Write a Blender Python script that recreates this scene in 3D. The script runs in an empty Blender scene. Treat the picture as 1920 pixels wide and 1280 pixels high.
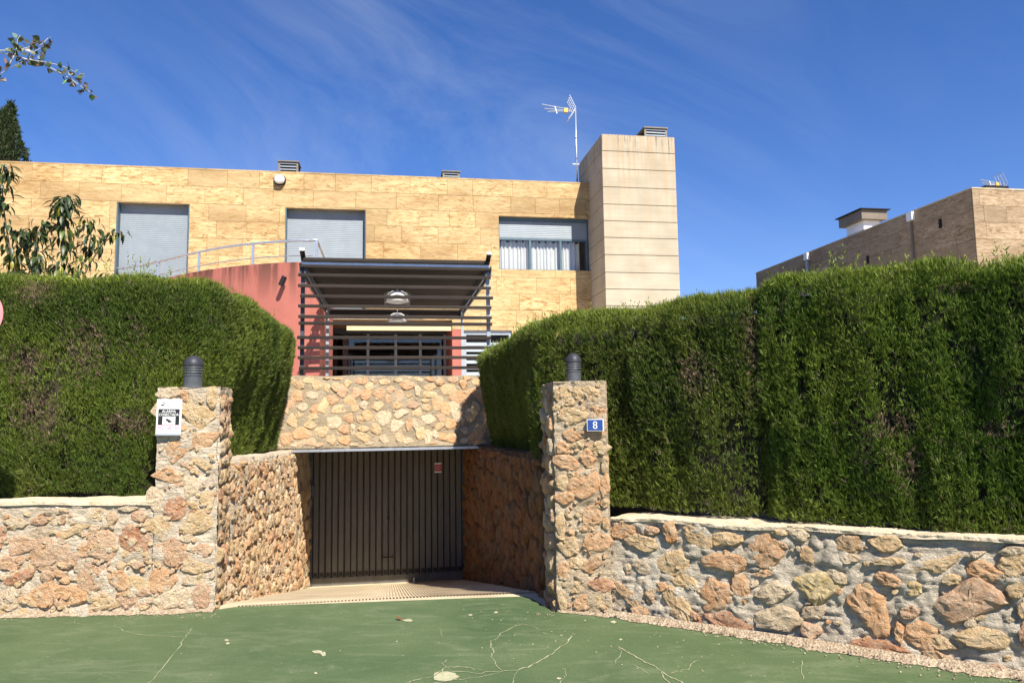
import bpy, math, random
import numpy as np
from mathutils import Vector, Matrix, noise as mnoise

random.seed(7)
RNG = np.random.default_rng(11)
S = bpy.context.scene
COL = S.collection

# ------------------------------------------------------------------ camera
FPX, CX, CY = 1400.0, 960.0, 640.0           # focal length in pixels of the 1920x1280 photograph
PITCH = math.atan(140 / FPX)
ROLL = 0.0145
EYE = Vector((0, 0, 1.6))
fw = Vector((0, math.cos(PITCH), math.sin(PITCH)))
r0 = Vector((1, 0, 0)); u0 = Vector((0, -math.sin(PITCH), math.cos(PITCH)))
rt = math.cos(ROLL) * r0 - math.sin(ROLL) * u0
up = math.sin(ROLL) * r0 + math.cos(ROLL) * u0
cam = bpy.data.cameras.new('camera')
cam.sensor_width = 36.0
cam.lens = FPX / 1920 * 36.0
cam.clip_end = 3000
camo = bpy.data.objects.new('camera', cam)
camo.matrix_world = Matrix(((rt.x, up.x, -fw.x, EYE.x), (rt.y, up.y, -fw.y, EYE.y), (rt.z, up.z, -fw.z, EYE.z), (0, 0, 0, 1)))
COL.objects.link(camo)
S.camera = camo

# ------------------------------------------------------------------ house axes (the house is turned a little from the street)
TAN = 0.165
E1 = Vector((1, TAN, 0)).normalized()
E2 = Vector((-TAN, 1, 0)).normalized()

# ------------------------------------------------------------------ sun and sky
sun_dir = (0.27 * E1 - 0.85 * E2 + Vector((0, 0, 1))).normalized()
ELEV = math.asin(sun_dir.z)
AZ = math.atan2(sun_dir.x, sun_dir.y)
sl = bpy.data.lights.new('sun', 'SUN')
sl.energy = 5.0
sl.angle = math.radians(0.5)
sl.color = (1.0, 0.93, 0.82)
so = bpy.data.objects.new('sun', sl)
so.rotation_euler = sun_dir.to_track_quat('Z', 'Y').to_euler()
so.location = (6, -8, 14)
COL.objects.link(so)

W = bpy.data.worlds.new('World'); S.world = W; W.use_nodes = True
wn, wl = W.node_tree.nodes, W.node_tree.links
wn.clear()
sky = wn.new('ShaderNodeTexSky'); sky.sky_type = 'NISHITA'; sky.sun_disc = False
sky.sun_elevation = ELEV; sky.sun_rotation = AZ
sky.altitude = 600; sky.air_density = 1.0; sky.dust_density = 0.25; sky.ozone_density = 4.0
hs = wn.new('ShaderNodeHueSaturation'); hs.inputs['Saturation'].default_value = 1.2; hs.inputs['Value'].default_value = 1.0
tint = wn.new('ShaderNodeMixRGB'); tint.blend_type = 'MULTIPLY'; tint.inputs['Fac'].default_value = 1.0; tint.inputs['Color2'].default_value = (1.13, 1.04, 1.21, 1)
wl.new(sky.outputs[0], tint.inputs['Color1']); wl.new(tint.outputs[0], hs.inputs['Color'])
tc = wn.new('ShaderNodeTexCoord')
mp = wn.new('ShaderNodeMapping'); mp.vector_type = 'TEXTURE'; mp.inputs['Rotation'].default_value = (0.0, math.radians(27), 0.0); mp.inputs['Scale'].default_value = (2.2, 1.2, .8)
wl.new(tc.outputs['Generated'], mp.inputs['Vector'])
n1 = wn.new('ShaderNodeTexNoise'); n1.inputs['Scale'].default_value = 3.6; n1.inputs['Detail'].default_value = 11; n1.inputs['Roughness'].default_value = 0.66; n1.inputs['Distortion'].default_value = 1.3
n2 = wn.new('ShaderNodeTexNoise'); n2.inputs['Scale'].default_value = 1.5; n2.inputs['Detail'].default_value = 2
wl.new(mp.outputs[0], n1.inputs['Vector']); wl.new(tc.outputs['Generated'], n2.inputs['Vector'])
cr1 = wn.new('ShaderNodeValToRGB'); cr1.color_ramp.elements[0].position = 0.44; cr1.color_ramp.elements[1].position = 0.80
cr2 = wn.new('ShaderNodeValToRGB'); cr2.color_ramp.elements[0].position = 0.40; cr2.color_ramp.elements[1].position = 0.66
wl.new(n1.outputs['Fac'], cr1.inputs[0]); wl.new(n2.outputs['Fac'], cr2.inputs[0])
mul = wn.new('ShaderNodeMath'); mul.operation = 'MULTIPLY'
sxyz = wn.new('ShaderNodeSeparateXYZ'); wl.new(tc.outputs['Generated'], sxyz.inputs[0])
crx = wn.new('ShaderNodeMapRange'); crx.inputs['From Min'].default_value = .42; crx.inputs['From Max'].default_value = -.15; crx.inputs['To Min'].default_value = .18; wl.new(sxyz.outputs[0], crx.inputs['Value'])
mulx = wn.new('ShaderNodeMath'); mulx.operation = 'MULTIPLY'; wl.new(cr2.outputs[0], mulx.inputs[0]); wl.new(crx.outputs[0], mulx.inputs[1])
wl.new(cr1.outputs[0], mul.inputs[0]); wl.new(mulx.outputs[0], mul.inputs[1])
mul2 = wn.new('ShaderNodeMath'); mul2.operation = 'MULTIPLY'; mul2.inputs[1].default_value = 0.25
wl.new(mul.outputs[0], mul2.inputs[0])
mx = wn.new('ShaderNodeMixRGB'); mx.inputs['Color2'].default_value = (6.2, 6.8, 7.6, 1)
wl.new(mul2.outputs[0], mx.inputs['Fac']); wl.new(hs.outputs[0], mx.inputs['Color1'])
bg = wn.new('ShaderNodeBackground'); bg.inputs['Strength'].default_value = 0.070
wl.new(mx.outputs[0], bg.inputs['Color'])
wo = wn.new('ShaderNodeOutputWorld'); wl.new(bg.outputs[0], wo.inputs['Surface'])

S.view_settings.view_transform = 'Standard'
S.view_settings.look = 'None'
S.view_settings.gamma = 1.0
S.view_settings.use_curve_mapping = False
S.view_settings.exposure = 0.95
S.render.engine = 'CYCLES'
S.cycles.max_bounces = 8
S.cycles.use_denoising = True

# ------------------------------------------------------------------ measuring helpers: a line of sight met with a real plane
def ray(px, py):
    return (fw * FPX + rt * (px - CX) - up * (py - CY)).normalized()
def on_plane(px, py, p0, n):
    d = ray(px, py)
    t = (p0 - EYE).dot(n) / d.dot(n)
    return EYE + d * t
def at_depth(px, py, Y):
    return on_plane(px, py, Vector((0, Y, 0)), Vector((0, 1, 0)))
def on_level(px, py, z=0.0):
    return on_plane(px, py, Vector((0, 0, z)), Vector((0, 0, 1)))
def H(a, b, z):
    return E1 * a + E2 * b + Vector((0, 0, z))
def ab(p):
    return p.dot(E1), p.dot(E2)
def on_b(px, py, b):
    p = on_plane(px, py, E2 * b, E2)
    return p.dot(E1), p.z
def b_at(px, a):
    """depth b at which a line parallel to the house side at a crosses image column px (level of the horizon)"""
    d = ray(px, 780)
    k = (E1 * a)
    # k + E2*b parallel to d in plan
    return (k.y * d.x - k.x * d.y) / (E2.x * d.y - E2.y * d.x)

# ------------------------------------------------------------------ noise for numpy arrays
def _h(i, j, k):
    n = (i * 374761393 + j * 668265263 + k * 2147483647) & 0x7fffffff
    n = ((n ^ (n >> 13)) * 1274126177) & 0x7fffffff
    return ((n ^ (n >> 16)) & 0xffff) / 65535.0
def vnoise(P, s):
    Q = P * s + 1000.0
    I = np.floor(Q).astype(np.int64); F = Q - I
    F = F * F * (3 - 2 * F)
    r = 0
    for dx in (0, 1):
        for dy in (0, 1):
            for dz in (0, 1):
                w = (F[:, 0] if dx else 1 - F[:, 0]) * (F[:, 1] if dy else 1 - F[:, 1]) * (F[:, 2] if dz else 1 - F[:, 2])
                r = r + w * _h(I[:, 0] + dx, I[:, 1] + dy, I[:, 2] + dz)
    return r * 2 - 1
def fbm(P, s, o=3):
    r = 0; a = 1.0
    for k in range(o):
        r = r + a * vnoise(P + 17.3 * k, s); s *= 2.05; a *= 0.5
    return r

# ------------------------------------------------------------------ materials
def lin(r, g, b):
    return tuple(((c / 255) / 12.92 if c / 255 <= 0.04045 else (((c / 255) + 0.055) / 1.055) ** 2.4) for c in (r, g, b))
class NT:
    def __init__(s, name):
        s.m = bpy.data.materials.new(name); s.m.use_nodes = True
        s.n = s.m.node_tree.nodes; s.l = s.m.node_tree.links
        s.n.clear()
        s.out = s.n.new('ShaderNodeOutputMaterial')
        s.p = s.n.new('ShaderNodeBsdfPrincipled')
        s.l.new(s.p.outputs[0], s.out.inputs['Surface'])
        s.p.inputs['Specular IOR Level'].default_value = 0.25
        s.pos = s.n.new('ShaderNodeNewGeometry').outputs['Position']
    def set(s, sock, v):
        if hasattr(v, 'is_linked'): s.l.new(v, sock)
        else: sock.default_value = v
    def scaled(s, vec, sc=(1, 1, 1), rot=(0, 0, 0), loc=(0, 0, 0)):
        m = s.n.new('ShaderNodeMapping'); m.inputs['Scale'].default_value = sc; m.inputs['Rotation'].default_value = rot
        s.set(m.inputs['Location'], loc)
        s.l.new(vec, m.inputs['Vector']); return m.outputs[0]
    def noise(s, vec, scale, detail=4, rough=.55, dist=0.0):
        n = s.n.new('ShaderNodeTexNoise'); n.inputs['Scale'].default_value = scale; n.inputs['Detail'].default_value = detail
        n.inputs['Roughness'].default_value = rough; n.inputs['Distortion'].default_value = dist
        s.l.new(vec, n.inputs['Vector']); return n.outputs['Fac']
    def ramp(s, f, a, b, ca=(0, 0, 0), cb=(1, 1, 1)):
        r = s.n.new('ShaderNodeValToRGB'); e = r.color_ramp.elements
        e[0].position = a; e[1].position = b; e[0].color = (*ca, 1); e[1].color = (*cb, 1)
        s.l.new(f, r.inputs[0]); return r.outputs[0]
    def mix(s, f, a, b, mode='MIX'):
        m = s.n.new('ShaderNodeMixRGB'); m.blend_type = mode
        s.set(m.inputs['Fac'], f)
        for k, v in (('Color1', a), ('Color2', b)):
            if isinstance(v, tuple): v = (*v[:3], 1)
            s.set(m.inputs[k], v)
        return m.outputs[0]
    def math(s, op, a, b=0.0):
        m = s.n.new('ShaderNodeMath'); m.operation = op
        s.set(m.inputs[0], a); s.set(m.inputs[1], b); return m.outputs[0]
    def objinfo(s, what):
        return s.n.new('ShaderNodeObjectInfo').outputs[what]
    def bump(s, h, strength, dist=0.02):
        b = s.n.new('ShaderNodeBump'); b.inputs['Strength'].default_value = strength; b.inputs['Distance'].default_value = dist
        s.l.new(h, b.inputs['Height'])
        s.l.new(b.outputs[0], s.p.inputs['Normal'])
    def color(s, c):
        if isinstance(c, tuple): c = (*c[:3], 1)
        s.set(s.p.inputs['Base Color'], c)
    def rough(s, r): s.set(s.p.inputs['Roughness'], r)

def simple(name, c, rough=.6, metal=0.0, var=.25, scale=8.0, bump=0.0, spec=.3):
    t = NT(name)
    f = t.noise(t.pos, scale, 5)
    t.color(t.mix(t.ramp(f, .3, .7), tuple(x * (1 - var) for x in c), tuple(min(1, x * (1 + var)) for x in c)))
    t.rough(rough); t.p.inputs['Metallic'].default_value = metal; t.p.inputs['Specular IOR Level'].default_value = spec
    if bump: t.bump(t.noise(t.pos, scale * 6, 4), bump, .01)
    return t.m

M = {}
def make_materials():
    # rubble stones: own colour from the object, weathered with veins; dark pits paint in small-scale shading
    t = NT('rubble_stone')
    oc = t.objinfo('Color'); al = t.objinfo('Alpha')
    f = t.noise(t.pos, 11, 8, .70, .9); g = t.noise(t.pos, 42, 6, .75, .5); k = t.noise(t.pos, 5.0, 3)
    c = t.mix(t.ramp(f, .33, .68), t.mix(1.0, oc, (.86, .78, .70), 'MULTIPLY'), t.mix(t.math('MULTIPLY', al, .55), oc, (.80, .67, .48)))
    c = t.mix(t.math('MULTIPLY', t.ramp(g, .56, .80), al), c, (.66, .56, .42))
    c = t.mix(t.math('MULTIPLY', t.ramp(g, .30, .42, (1, 1, 1), (0, 0, 0)), .78), c, (.15, .088, .046))
    c = t.mix(t.math('MULTIPLY', t.ramp(k, .55, .75), .4), c, (.52, .26, .12))
    t.color(c); t.rough(.9)
    t.bump(t.math('ADD', t.math('MULTIPLY', f, 1.0), t.math('MULTIPLY', g, .9)), 1.0, .052)
    M['stone'] = t.m
    # mortars
    for nm, ca, cb, dk in (('mortar_light', (.50, .41, .30), (.72, .61, .46), (.22, .17, .12)),
                           ('mortar_grey', (.46, .39, .295), (.70, .61, .475), (.19, .155, .115)),
                           ('mortar_tan', (.29, .23, .15), (.45, .365, .245), (.15, .115, .075)),
                           ('mortar_brown_shade', (.10, .062, .034), (.16, .105, .06), (.05, .03, .018)),  # brown mortar of the right ramp wall, darkened to carry its shade
                           ('mortar_warm', (.46, .345, .225), (.68, .545, .37), (.2, .14, .09))):
        t = NT(nm)
        f = t.noise(t.pos, 4.0, 7, .65, .4); g = t.noise(t.pos, 40, 5, .7); h = t.noise(t.scaled(t.pos, (1, 1, 2.5)), 13, 6, .7, 1.2)
        c = t.mix(t.ramp(f, .32, .66), ca, cb)
        c = t.mix(t.math('MULTIPLY', t.ramp(h, .27, .42, (1, 1, 1), (0, 0, 0)), .75), c, dk)
        c = t.mix(t.math('MULTIPLY', t.ramp(g, .55, .75), .5), c, tuple(min(1, x * 1.25) for x in cb))
        t.color(c); t.rough(.95)
        t.bump(t.math('ADD', h, t.math('MULTIPLY', g, .7)), 1.0, .04)
        M[nm] = t.m
    # coping: pale weathered cement
    t = NT('coping_cement')
    f = t.noise(t.scaled(t.pos, (1, 1, 4)), 6, 7, .65, .8); g = t.noise(t.pos, 30, 4, .6)
    c = t.mix(t.ramp(f, .3, .7), (.46, .365, .24), (.68, .57, .41))
    c = t.mix(t.math('MULTIPLY', t.ramp(g, .25, .4, (1, 1, 1), (0, 0, 0)), .6), c, (.22, .17, .11))
    t.color(c); t.rough(.95); t.bump(t.math('ADD', f, g), .8, .02); M['coping'] = t.m
    # travertine cladding
    for nm, base, dark, pale, sat in (('travertine', (.50, .335, .15), (.21, .105, .03), (.64, .49, .26), 1), ('travertine_pale', (.34, .24, .135), (.15, .09, .045), (.48, .37, .245), 1)):
        t = NT(nm)
        rnd = t.objinfo('Random')
        cmb = t.n.new('ShaderNodeCombineXYZ'); t.set(cmb.inputs[0], t.math('MULTIPLY', rnd, 37.0)); t.set(cmb.inputs[2], t.math('MULTIPLY', rnd, 91.0))
        v = t.scaled(t.pos, (1, 1, 5.5), (0, 0, 0), cmb.outputs[0])
        f = t.noise(v, 1.5, 8, .62, .9); g = t.noise(t.scaled(t.pos, (1, 1, 4.2), (0, 0, 0), cmb.outputs[0]), 3.0, 9, .78, 1.6)
        big = t.noise(t.scaled(t.pos, (.5, .5, 1.2)), 1.0, 3)
        c = t.mix(t.ramp(f, .30, .70), pale, base)
        c = t.mix(t.math('MULTIPLY', t.ramp(g, .46, .64), t.math('ADD', .45, t.math('MULTIPLY', rnd, .75))), c, dark)
        c = t.mix(t.math('MULTIPLY', t.ramp(big, .45, .7), .5), c, dark)
        c = t.mix(t.math('MULTIPLY', t.ramp(t.noise(t.scaled(t.pos, (2, 2, 9), (0, 0, 0), cmb.outputs[0]), 6, 5, .8, .8), .63, .70), .75), c, tuple(x * .3 for x in dark))
        val = t.math('ADD', .80, t.math('MULTIPLY', rnd, .32))
        hsv = t.n.new('ShaderNodeHueSaturation'); t.set(hsv.inputs['Value'], val); t.l.new(c, hsv.inputs['Color'])
        t.color(hsv.outputs[0]); t.rough(.75); t.bump(g, .25, .01)
        M[nm] = t.m
    # board-marked concrete with rust runs
    t = NT('tower_concrete')
    v = t.scaled(t.pos, (7, 7, .45)); rust = t.noise(v, 1.3, 4, .6, .2)
    bd = t.noise(t.scaled(t.pos, (.5, .5, 14)), 1.6, 4, .7); f = t.noise(t.pos, 1.6, 6)
    sep = t.n.new('ShaderNodeSeparateXYZ'); t.l.new(t.pos, sep.inputs[0])
    high = t.ramp(t.math('MULTIPLY', t.math('SUBTRACT', sep.outputs[2], 4.0), .22), .1, 1.0)
    c = t.mix(t.ramp(f, .3, .7), (.36, .312, .225), (.475, .42, .315))
    c = t.mix(t.math('MULTIPLY', t.ramp(bd, .38, .62), .3), c, (.29, .25, .19))
    c = t.mix(t.math('MULTIPLY', t.math('MULTIPLY', t.ramp(rust, .46, .64), high), .55), c, (.42, .27, .14))
    top = t.ramp(t.math('SUBTRACT', sep.outputs[2], 7.55), .35, .9)
    c = t.mix(t.math('MULTIPLY', t.math('MULTIPLY', t.ramp(t.noise(t.scaled(t.pos, (9, 9, .7), (0, 0, 0), (3, 1, 0)), 1.2, 4, .7), .52, .66), top), .9), c, (.08, .065, .045))
    t.color(c); t.rough(.85); t.bump(t.math('ADD', bd, f), .25, .01); M['concrete'] = t.m
    # red render with weather streaks under the top edge
    t = NT('red_render')
    sep = t.n.new('ShaderNodeSeparateXYZ'); t.l.new(t.pos, sep.inputs[0])
    st = t.noise(t.scaled(t.pos, (3.2, 3.2, .25)), 1.4, 5, .65); f = t.noise(t.pos, 2.2, 6, .6)
    c = t.mix(t.ramp(f, .3, .7), (.345, .112, .086), (.41, .145, .112))
    up_ = t.ramp(t.math('SUBTRACT', sep.outputs[2], 3.9), .0, .9)
    c = t.mix(t.math('MULTIPLY', t.math('MULTIPLY', t.ramp(st, .43, .57), up_), .92), c, (.085, .04, .028))
    t.color(c); t.rough(.9); t.bump(t.noise(t.pos, 60, 3), .2, .005); M['red'] = t.m
    # green painted paving
    t = NT('green_paint')
    f = t.noise(t.pos, .9, 6, .6, .4); sc_ = t.noise(t.scaled(t.pos, (1.0, 2.6, 1), (0, 0, .5)), 1.9, 9, .72, 1.1); g = t.noise(t.pos, 60, 3, .6)
    sp = t.noise(t.pos, 24, 4, .6)
    c = t.mix(t.ramp(f, .3, .7), (.058, .096, .040), (.108, .146, .066))
    c = t.mix(t.math('MULTIPLY', t.ramp(sc_, .50, .78), .62), c, (.21, .235, .14))
    c = t.mix(t.math('MULTIPLY', t.ramp(g, .42, .70), .40), c, (.042, .072, .028))
    c = t.mix(t.math('MULTIPLY', t.ramp(sp, .70, .74), .8), c, (.5, .47, .33))
    t.color(c); t.rough(t.mix(f, (.55,) * 3, (.8,) * 3)); t.bump(t.math('ADD', t.math('MULTIPLY', g, .35), t.noise(t.pos, 7, 5)), .22, .008); M['green'] = t.m
    M['paint_chip'] = simple('worn_paint_edge', (.36, .35, .22), .9, 0, .2, 30)
    # ramp concrete
    t = NT('ramp_concrete')
    f = t.noise(t.pos, 2.5, 6); g = t.noise(t.pos, 40, 4)
    t.color(t.mix(t.ramp(f, .3, .7), (.42, .34, .225), (.60, .50, .345))); t.rough(.9); t.bump(g, .3, .01); M['ramp'] = t.m
    # loose gravel
    t = NT('gravel_dust')
    v = t.n.new('ShaderNodeTexVoronoi'); v.inputs['Scale'].default_value = 70; t.l.new(t.pos, v.inputs['Vector'])
    f = t.noise(t.pos, 8, 5)
    sep = t.n.new('ShaderNodeSeparateXYZ'); t.l.new(v.outputs['Color'], sep.inputs[0])
    t.color(t.mix(t.ramp(f, .3, .7), t.mix(sep.outputs[0], (.19, .135, .085), (.36, .28, .19)), t.mix(sep.outputs[0], (.26, .195, .13), (.46, .38, .27))))
    t.rough(.95); t.bump(v.outputs['Distance'], .8, .01); M['gravel'] = t.m
    M['palefloor'] = simple('terrace_bounce_floor', (.62, .57, .48), .7, 0, .08, 3)  # terrace floor made pale to bounce light up at the pendant lamps
    M['soil'] = simple('garden_soil', (.11, .08, .05), .95, 0, .4, 5, .5)
    M['earth'] = simple('far_ground', (.16, .14, .09), .95, 0, .3, .5)
    # timber of the pergola: dark stain
    t = NT('pergola_timber')
    rnd = t.objinfo('Random')
    f = t.noise(t.scaled(t.pos, (1.2, 1.2, 30)), 2.2, 6, .7)
    c = t.mix(t.ramp(f, .3, .75), (.016, .011, .008), (.040, .029, .022))
    hsv = t.n.new('ShaderNodeHueSaturation'); t.set(hsv.inputs['Value'], t.math('ADD', .75, t.math('MULTIPLY', rnd, .6))); t.l.new(c, hsv.inputs['Color'])
    t.color(hsv.outputs[0]); t.rough(.6); t.bump(f, .3, .004); M['timber'] = t.m
    M['steel'] = simple('galvanised_steel', (.52, .55, .60), .38, .75, .12, 14)
    M['darksteel'] = simple('dark_steel', (.075, .085, .10), .5, .3, .2, 10)
    M['bluegrey'] = simple('blue_grey_frame', (.085, .135, .17), .5, .1, .12, 10)
    M['shutter'] = simple('shutter_aluminium', (.235, .27, .30), .5, .1, .07, 4)
    M['jamb'] = simple('frame_aluminium', (.33, .37, .41), .5, .3, .1, 8)
    M['black'] = simple('black_void', (.012, .012, .014), .8, 0, .2, 5)
    M['curtain'] = simple('curtain_cloth', (.60, .60, .58), .9, 0, .06, 12)
    M['beige'] = simple('beige_pelmet', (.66, .52, .28), .7, 0, .1, 6)
    M['soffit'] = simple('brown_soffit', (.30, .165, .075), .7, 0, .25, 6)
    M['white'] = simple('white_enamel', (.86, .86, .84), .35, 0, .04, 8)
    M['lampgrey'] = simple('grey_lamp_body', (.085, .095, .105), .42, .25, .18, 30)
    M['lampdome'] = simple('dark_lamp_dome', (.035, .037, .045), .5, .1, .2, 30)
    M['capbrown'] = simple('grey_brown_sheet_metal', (.20, .165, .125), .55, .2, .12, 6)
    M['ventbrown'] = simple('vent_slats', (.13, .095, .07), .6, .1, .2, 20)
    M['yellow'] = simple('yellow_plastic', (.72, .43, .10), .5, 0, .1, 20)
    M['pinkred'] = simple('faded_red_ring', (.62, .25, .26), .6, 0, .1, 10)
    M['signwhite'] = simple('sign_white', (.82, .81, .79), .45, 0, .04, 30)
    M['ink'] = simple('sign_black', (.02, .022, .025), .5, 0, .2, 30)
    M['greyink'] = simple('sign_grey_print', (.24, .25, .25), .6, 0, .1, 30)
    M['pink'] = simple('sign_pink', (.86, .55, .62), .6, 0, .08, 30)
    M['pinkink'] = simple('sign_pink_print', (.52, .24, .33), .6, 0, .1, 30)
    M['blue'] = simple('plate_blue', (.035, .085, .30), .4, 0, .1, 30)
    M['redlabel'] = simple('sticker_red', (.42, .015, .02), .5, 0, .1, 30)
    # garage door paint: warm grey, dirty near the bottom and dull scratches
    t = NT('garage_door_paint')
    f = t.noise(t.scaled(t.pos, (5, 5, 1)), 1.6, 6, .65); g = t.noise(t.pos, 14, 5, .7)
    c = t.mix(t.ramp(f, .3, .72), (.10, .096, .088), (.15, .145, .13))
    c = t.mix(t.math('MULTIPLY', t.ramp(g, .62, .7), .5), c, (.03, .027, .023))
    t.color(c); t.rough(.55); t.p.inputs['Specular IOR Level'].default_value = .35; M['doorpaint'] = t.m
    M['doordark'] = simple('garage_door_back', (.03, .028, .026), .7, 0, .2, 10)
    # glass
    t = NT('window_glass')
    t.n.remove(t.p)
    tr = t.n.new('ShaderNodeBsdfTransparent'); tr.inputs[0].default_value = (.95, .96, .96, 1)
    gl = t.n.new('ShaderNodeBsdfGlossy'); gl.inputs['Roughness'].default_value = .02
    lw = t.n.new('ShaderNodeLayerWeight'); fr = t.n.new('ShaderNodeMapRange'); fr.inputs['To Min'].default_value = .05; fr.inputs['To Max'].default_value = .55; fr.inputs['From Min'].default_value = .35; t.l.new(lw.outputs['Facing'], fr.inputs['Value'])
    ms = t.n.new('ShaderNodeMixShader'); t.l.new(fr.outputs[0], ms.inputs[0]); t.l.new(tr.outputs[0], ms.inputs[1]); t.l.new(gl.outputs[0], ms.inputs[2])
    t.l.new(ms.outputs[0], t.out.inputs['Surface']); M['glass'] = t.m
    t = NT('clear_acrylic')
    t.n.remove(t.p)
    tr = t.n.new('ShaderNodeBsdfTransparent'); tr.inputs[0].default_value = (.86, .86, .85, 1)
    df = t.n.new('ShaderNodeBsdfDiffuse'); df.inputs[0].default_value = (.6, .6, .6, 1)
    ms = t.n.new('ShaderNodeMixShader'); ms.inputs[0].default_value = .12; t.l.new(tr.outputs[0], ms.inputs[1]); t.l.new(df.outputs[0], ms.inputs[2])
    t.l.new(ms.outputs[0], t.out.inputs['Surface']); M['acrylic'] = t.m
    # foliage: colour stored per spray
    def leafmat(name, rough, transl, spec):
        t = NT(name)
        at = t.n.new('ShaderNodeAttribute'); at.attribute_name = 'Col'
        t.l.new(at.outputs['Color'], t.p.inputs['Base Color']); t.rough(rough); t.p.inputs['Specular IOR Level'].default_value = spec
        tl = t.n.new('ShaderNodeBsdfTranslucent'); t.l.new(t.mix(.5, at.outputs['Color'], (.10, .16, .02)), tl.inputs[0])
        ms = t.n.new('ShaderNodeMixShader'); ms.inputs[0].default_value = transl
        t.l.new(t.p.outputs[0], ms.inputs[1]); t.l.new(tl.outputs[0], ms.inputs[2]); t.l.new(ms.outputs[0], t.out.inputs['Surface'])
        return t.m
    M['needles'] = leafmat('cypress_sprays', .6, .25, .3)
    t = NT('big_leaf')
    oc = t.objinfo('Color'); f = t.noise(t.pos, 30, 4)
    cc = t.mix(t.ramp(f, .3, .7), t.mix(1, oc, (.75, .75, .75), 'MULTIPLY'), oc)
    t.color(cc); t.rough(.42); t.p.inputs['Specular IOR Level'].default_value = .5
    tl = t.n.new('ShaderNodeBsdfTranslucent'); t.l.new(cc, tl.inputs[0])
    ms = t.n.new('ShaderNodeMixShader'); ms.inputs[0].default_value = .3
    t.l.new(t.p.outputs[0], ms.inputs[1]); t.l.new(tl.outputs[0], ms.inputs[2]); t.l.new(ms.outputs[0], t.out.inputs['Surface'])
    M['leaf'] = t.m
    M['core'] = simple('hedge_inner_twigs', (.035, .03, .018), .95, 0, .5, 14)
    M['twig'] = simple('bare_twig', (.22, .17, .13), .85, 0, .3, 20)
    M['palebark'] = simple('pale_bark', (.50, .48, .44), .8, 0, .2, 20)
    M['bark'] = simple('brown_bark', (.14, .10, .07), .9, 0, .3, 12, .5)
make_materials()

# ------------------------------------------------------------------ objects
WL = {}
def thing(name, label, cat, loc=(0, 0, 0), group=None):
    o = bpy.data.objects.new(name, None); COL.objects.link(o)
    o.location = loc; WL[o] = Vector(loc); o.empty_display_size = .2
    o['label'] = label; o['category'] = cat
    if group: o['group'] = group
    return o
def tag(o, label, cat, group=None):
    o['label'] = label; o['category'] = cat
    if group: o['group'] = group
    return o
def add_obj(name, mesh, wloc, parent=None, rot=None, color=None, label=None, kind=None):
    o = bpy.data.objects.new(name, mesh); COL.objects.link(o)
    wloc = Vector(wloc)
    if parent is not None:
        o.parent = parent; o.location = wloc - WL[parent]
    else:
        o.location = wloc
    if rot is not None:
        o.rotation_mode = 'QUATERNION'; o.rotation_quaternion = rot
    WL[o] = wloc
    if color: o.color = (*color, 1) if len(color) == 3 else color
    if label: o['label'] = label
    if kind: o['kind'] = kind
    return o
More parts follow.
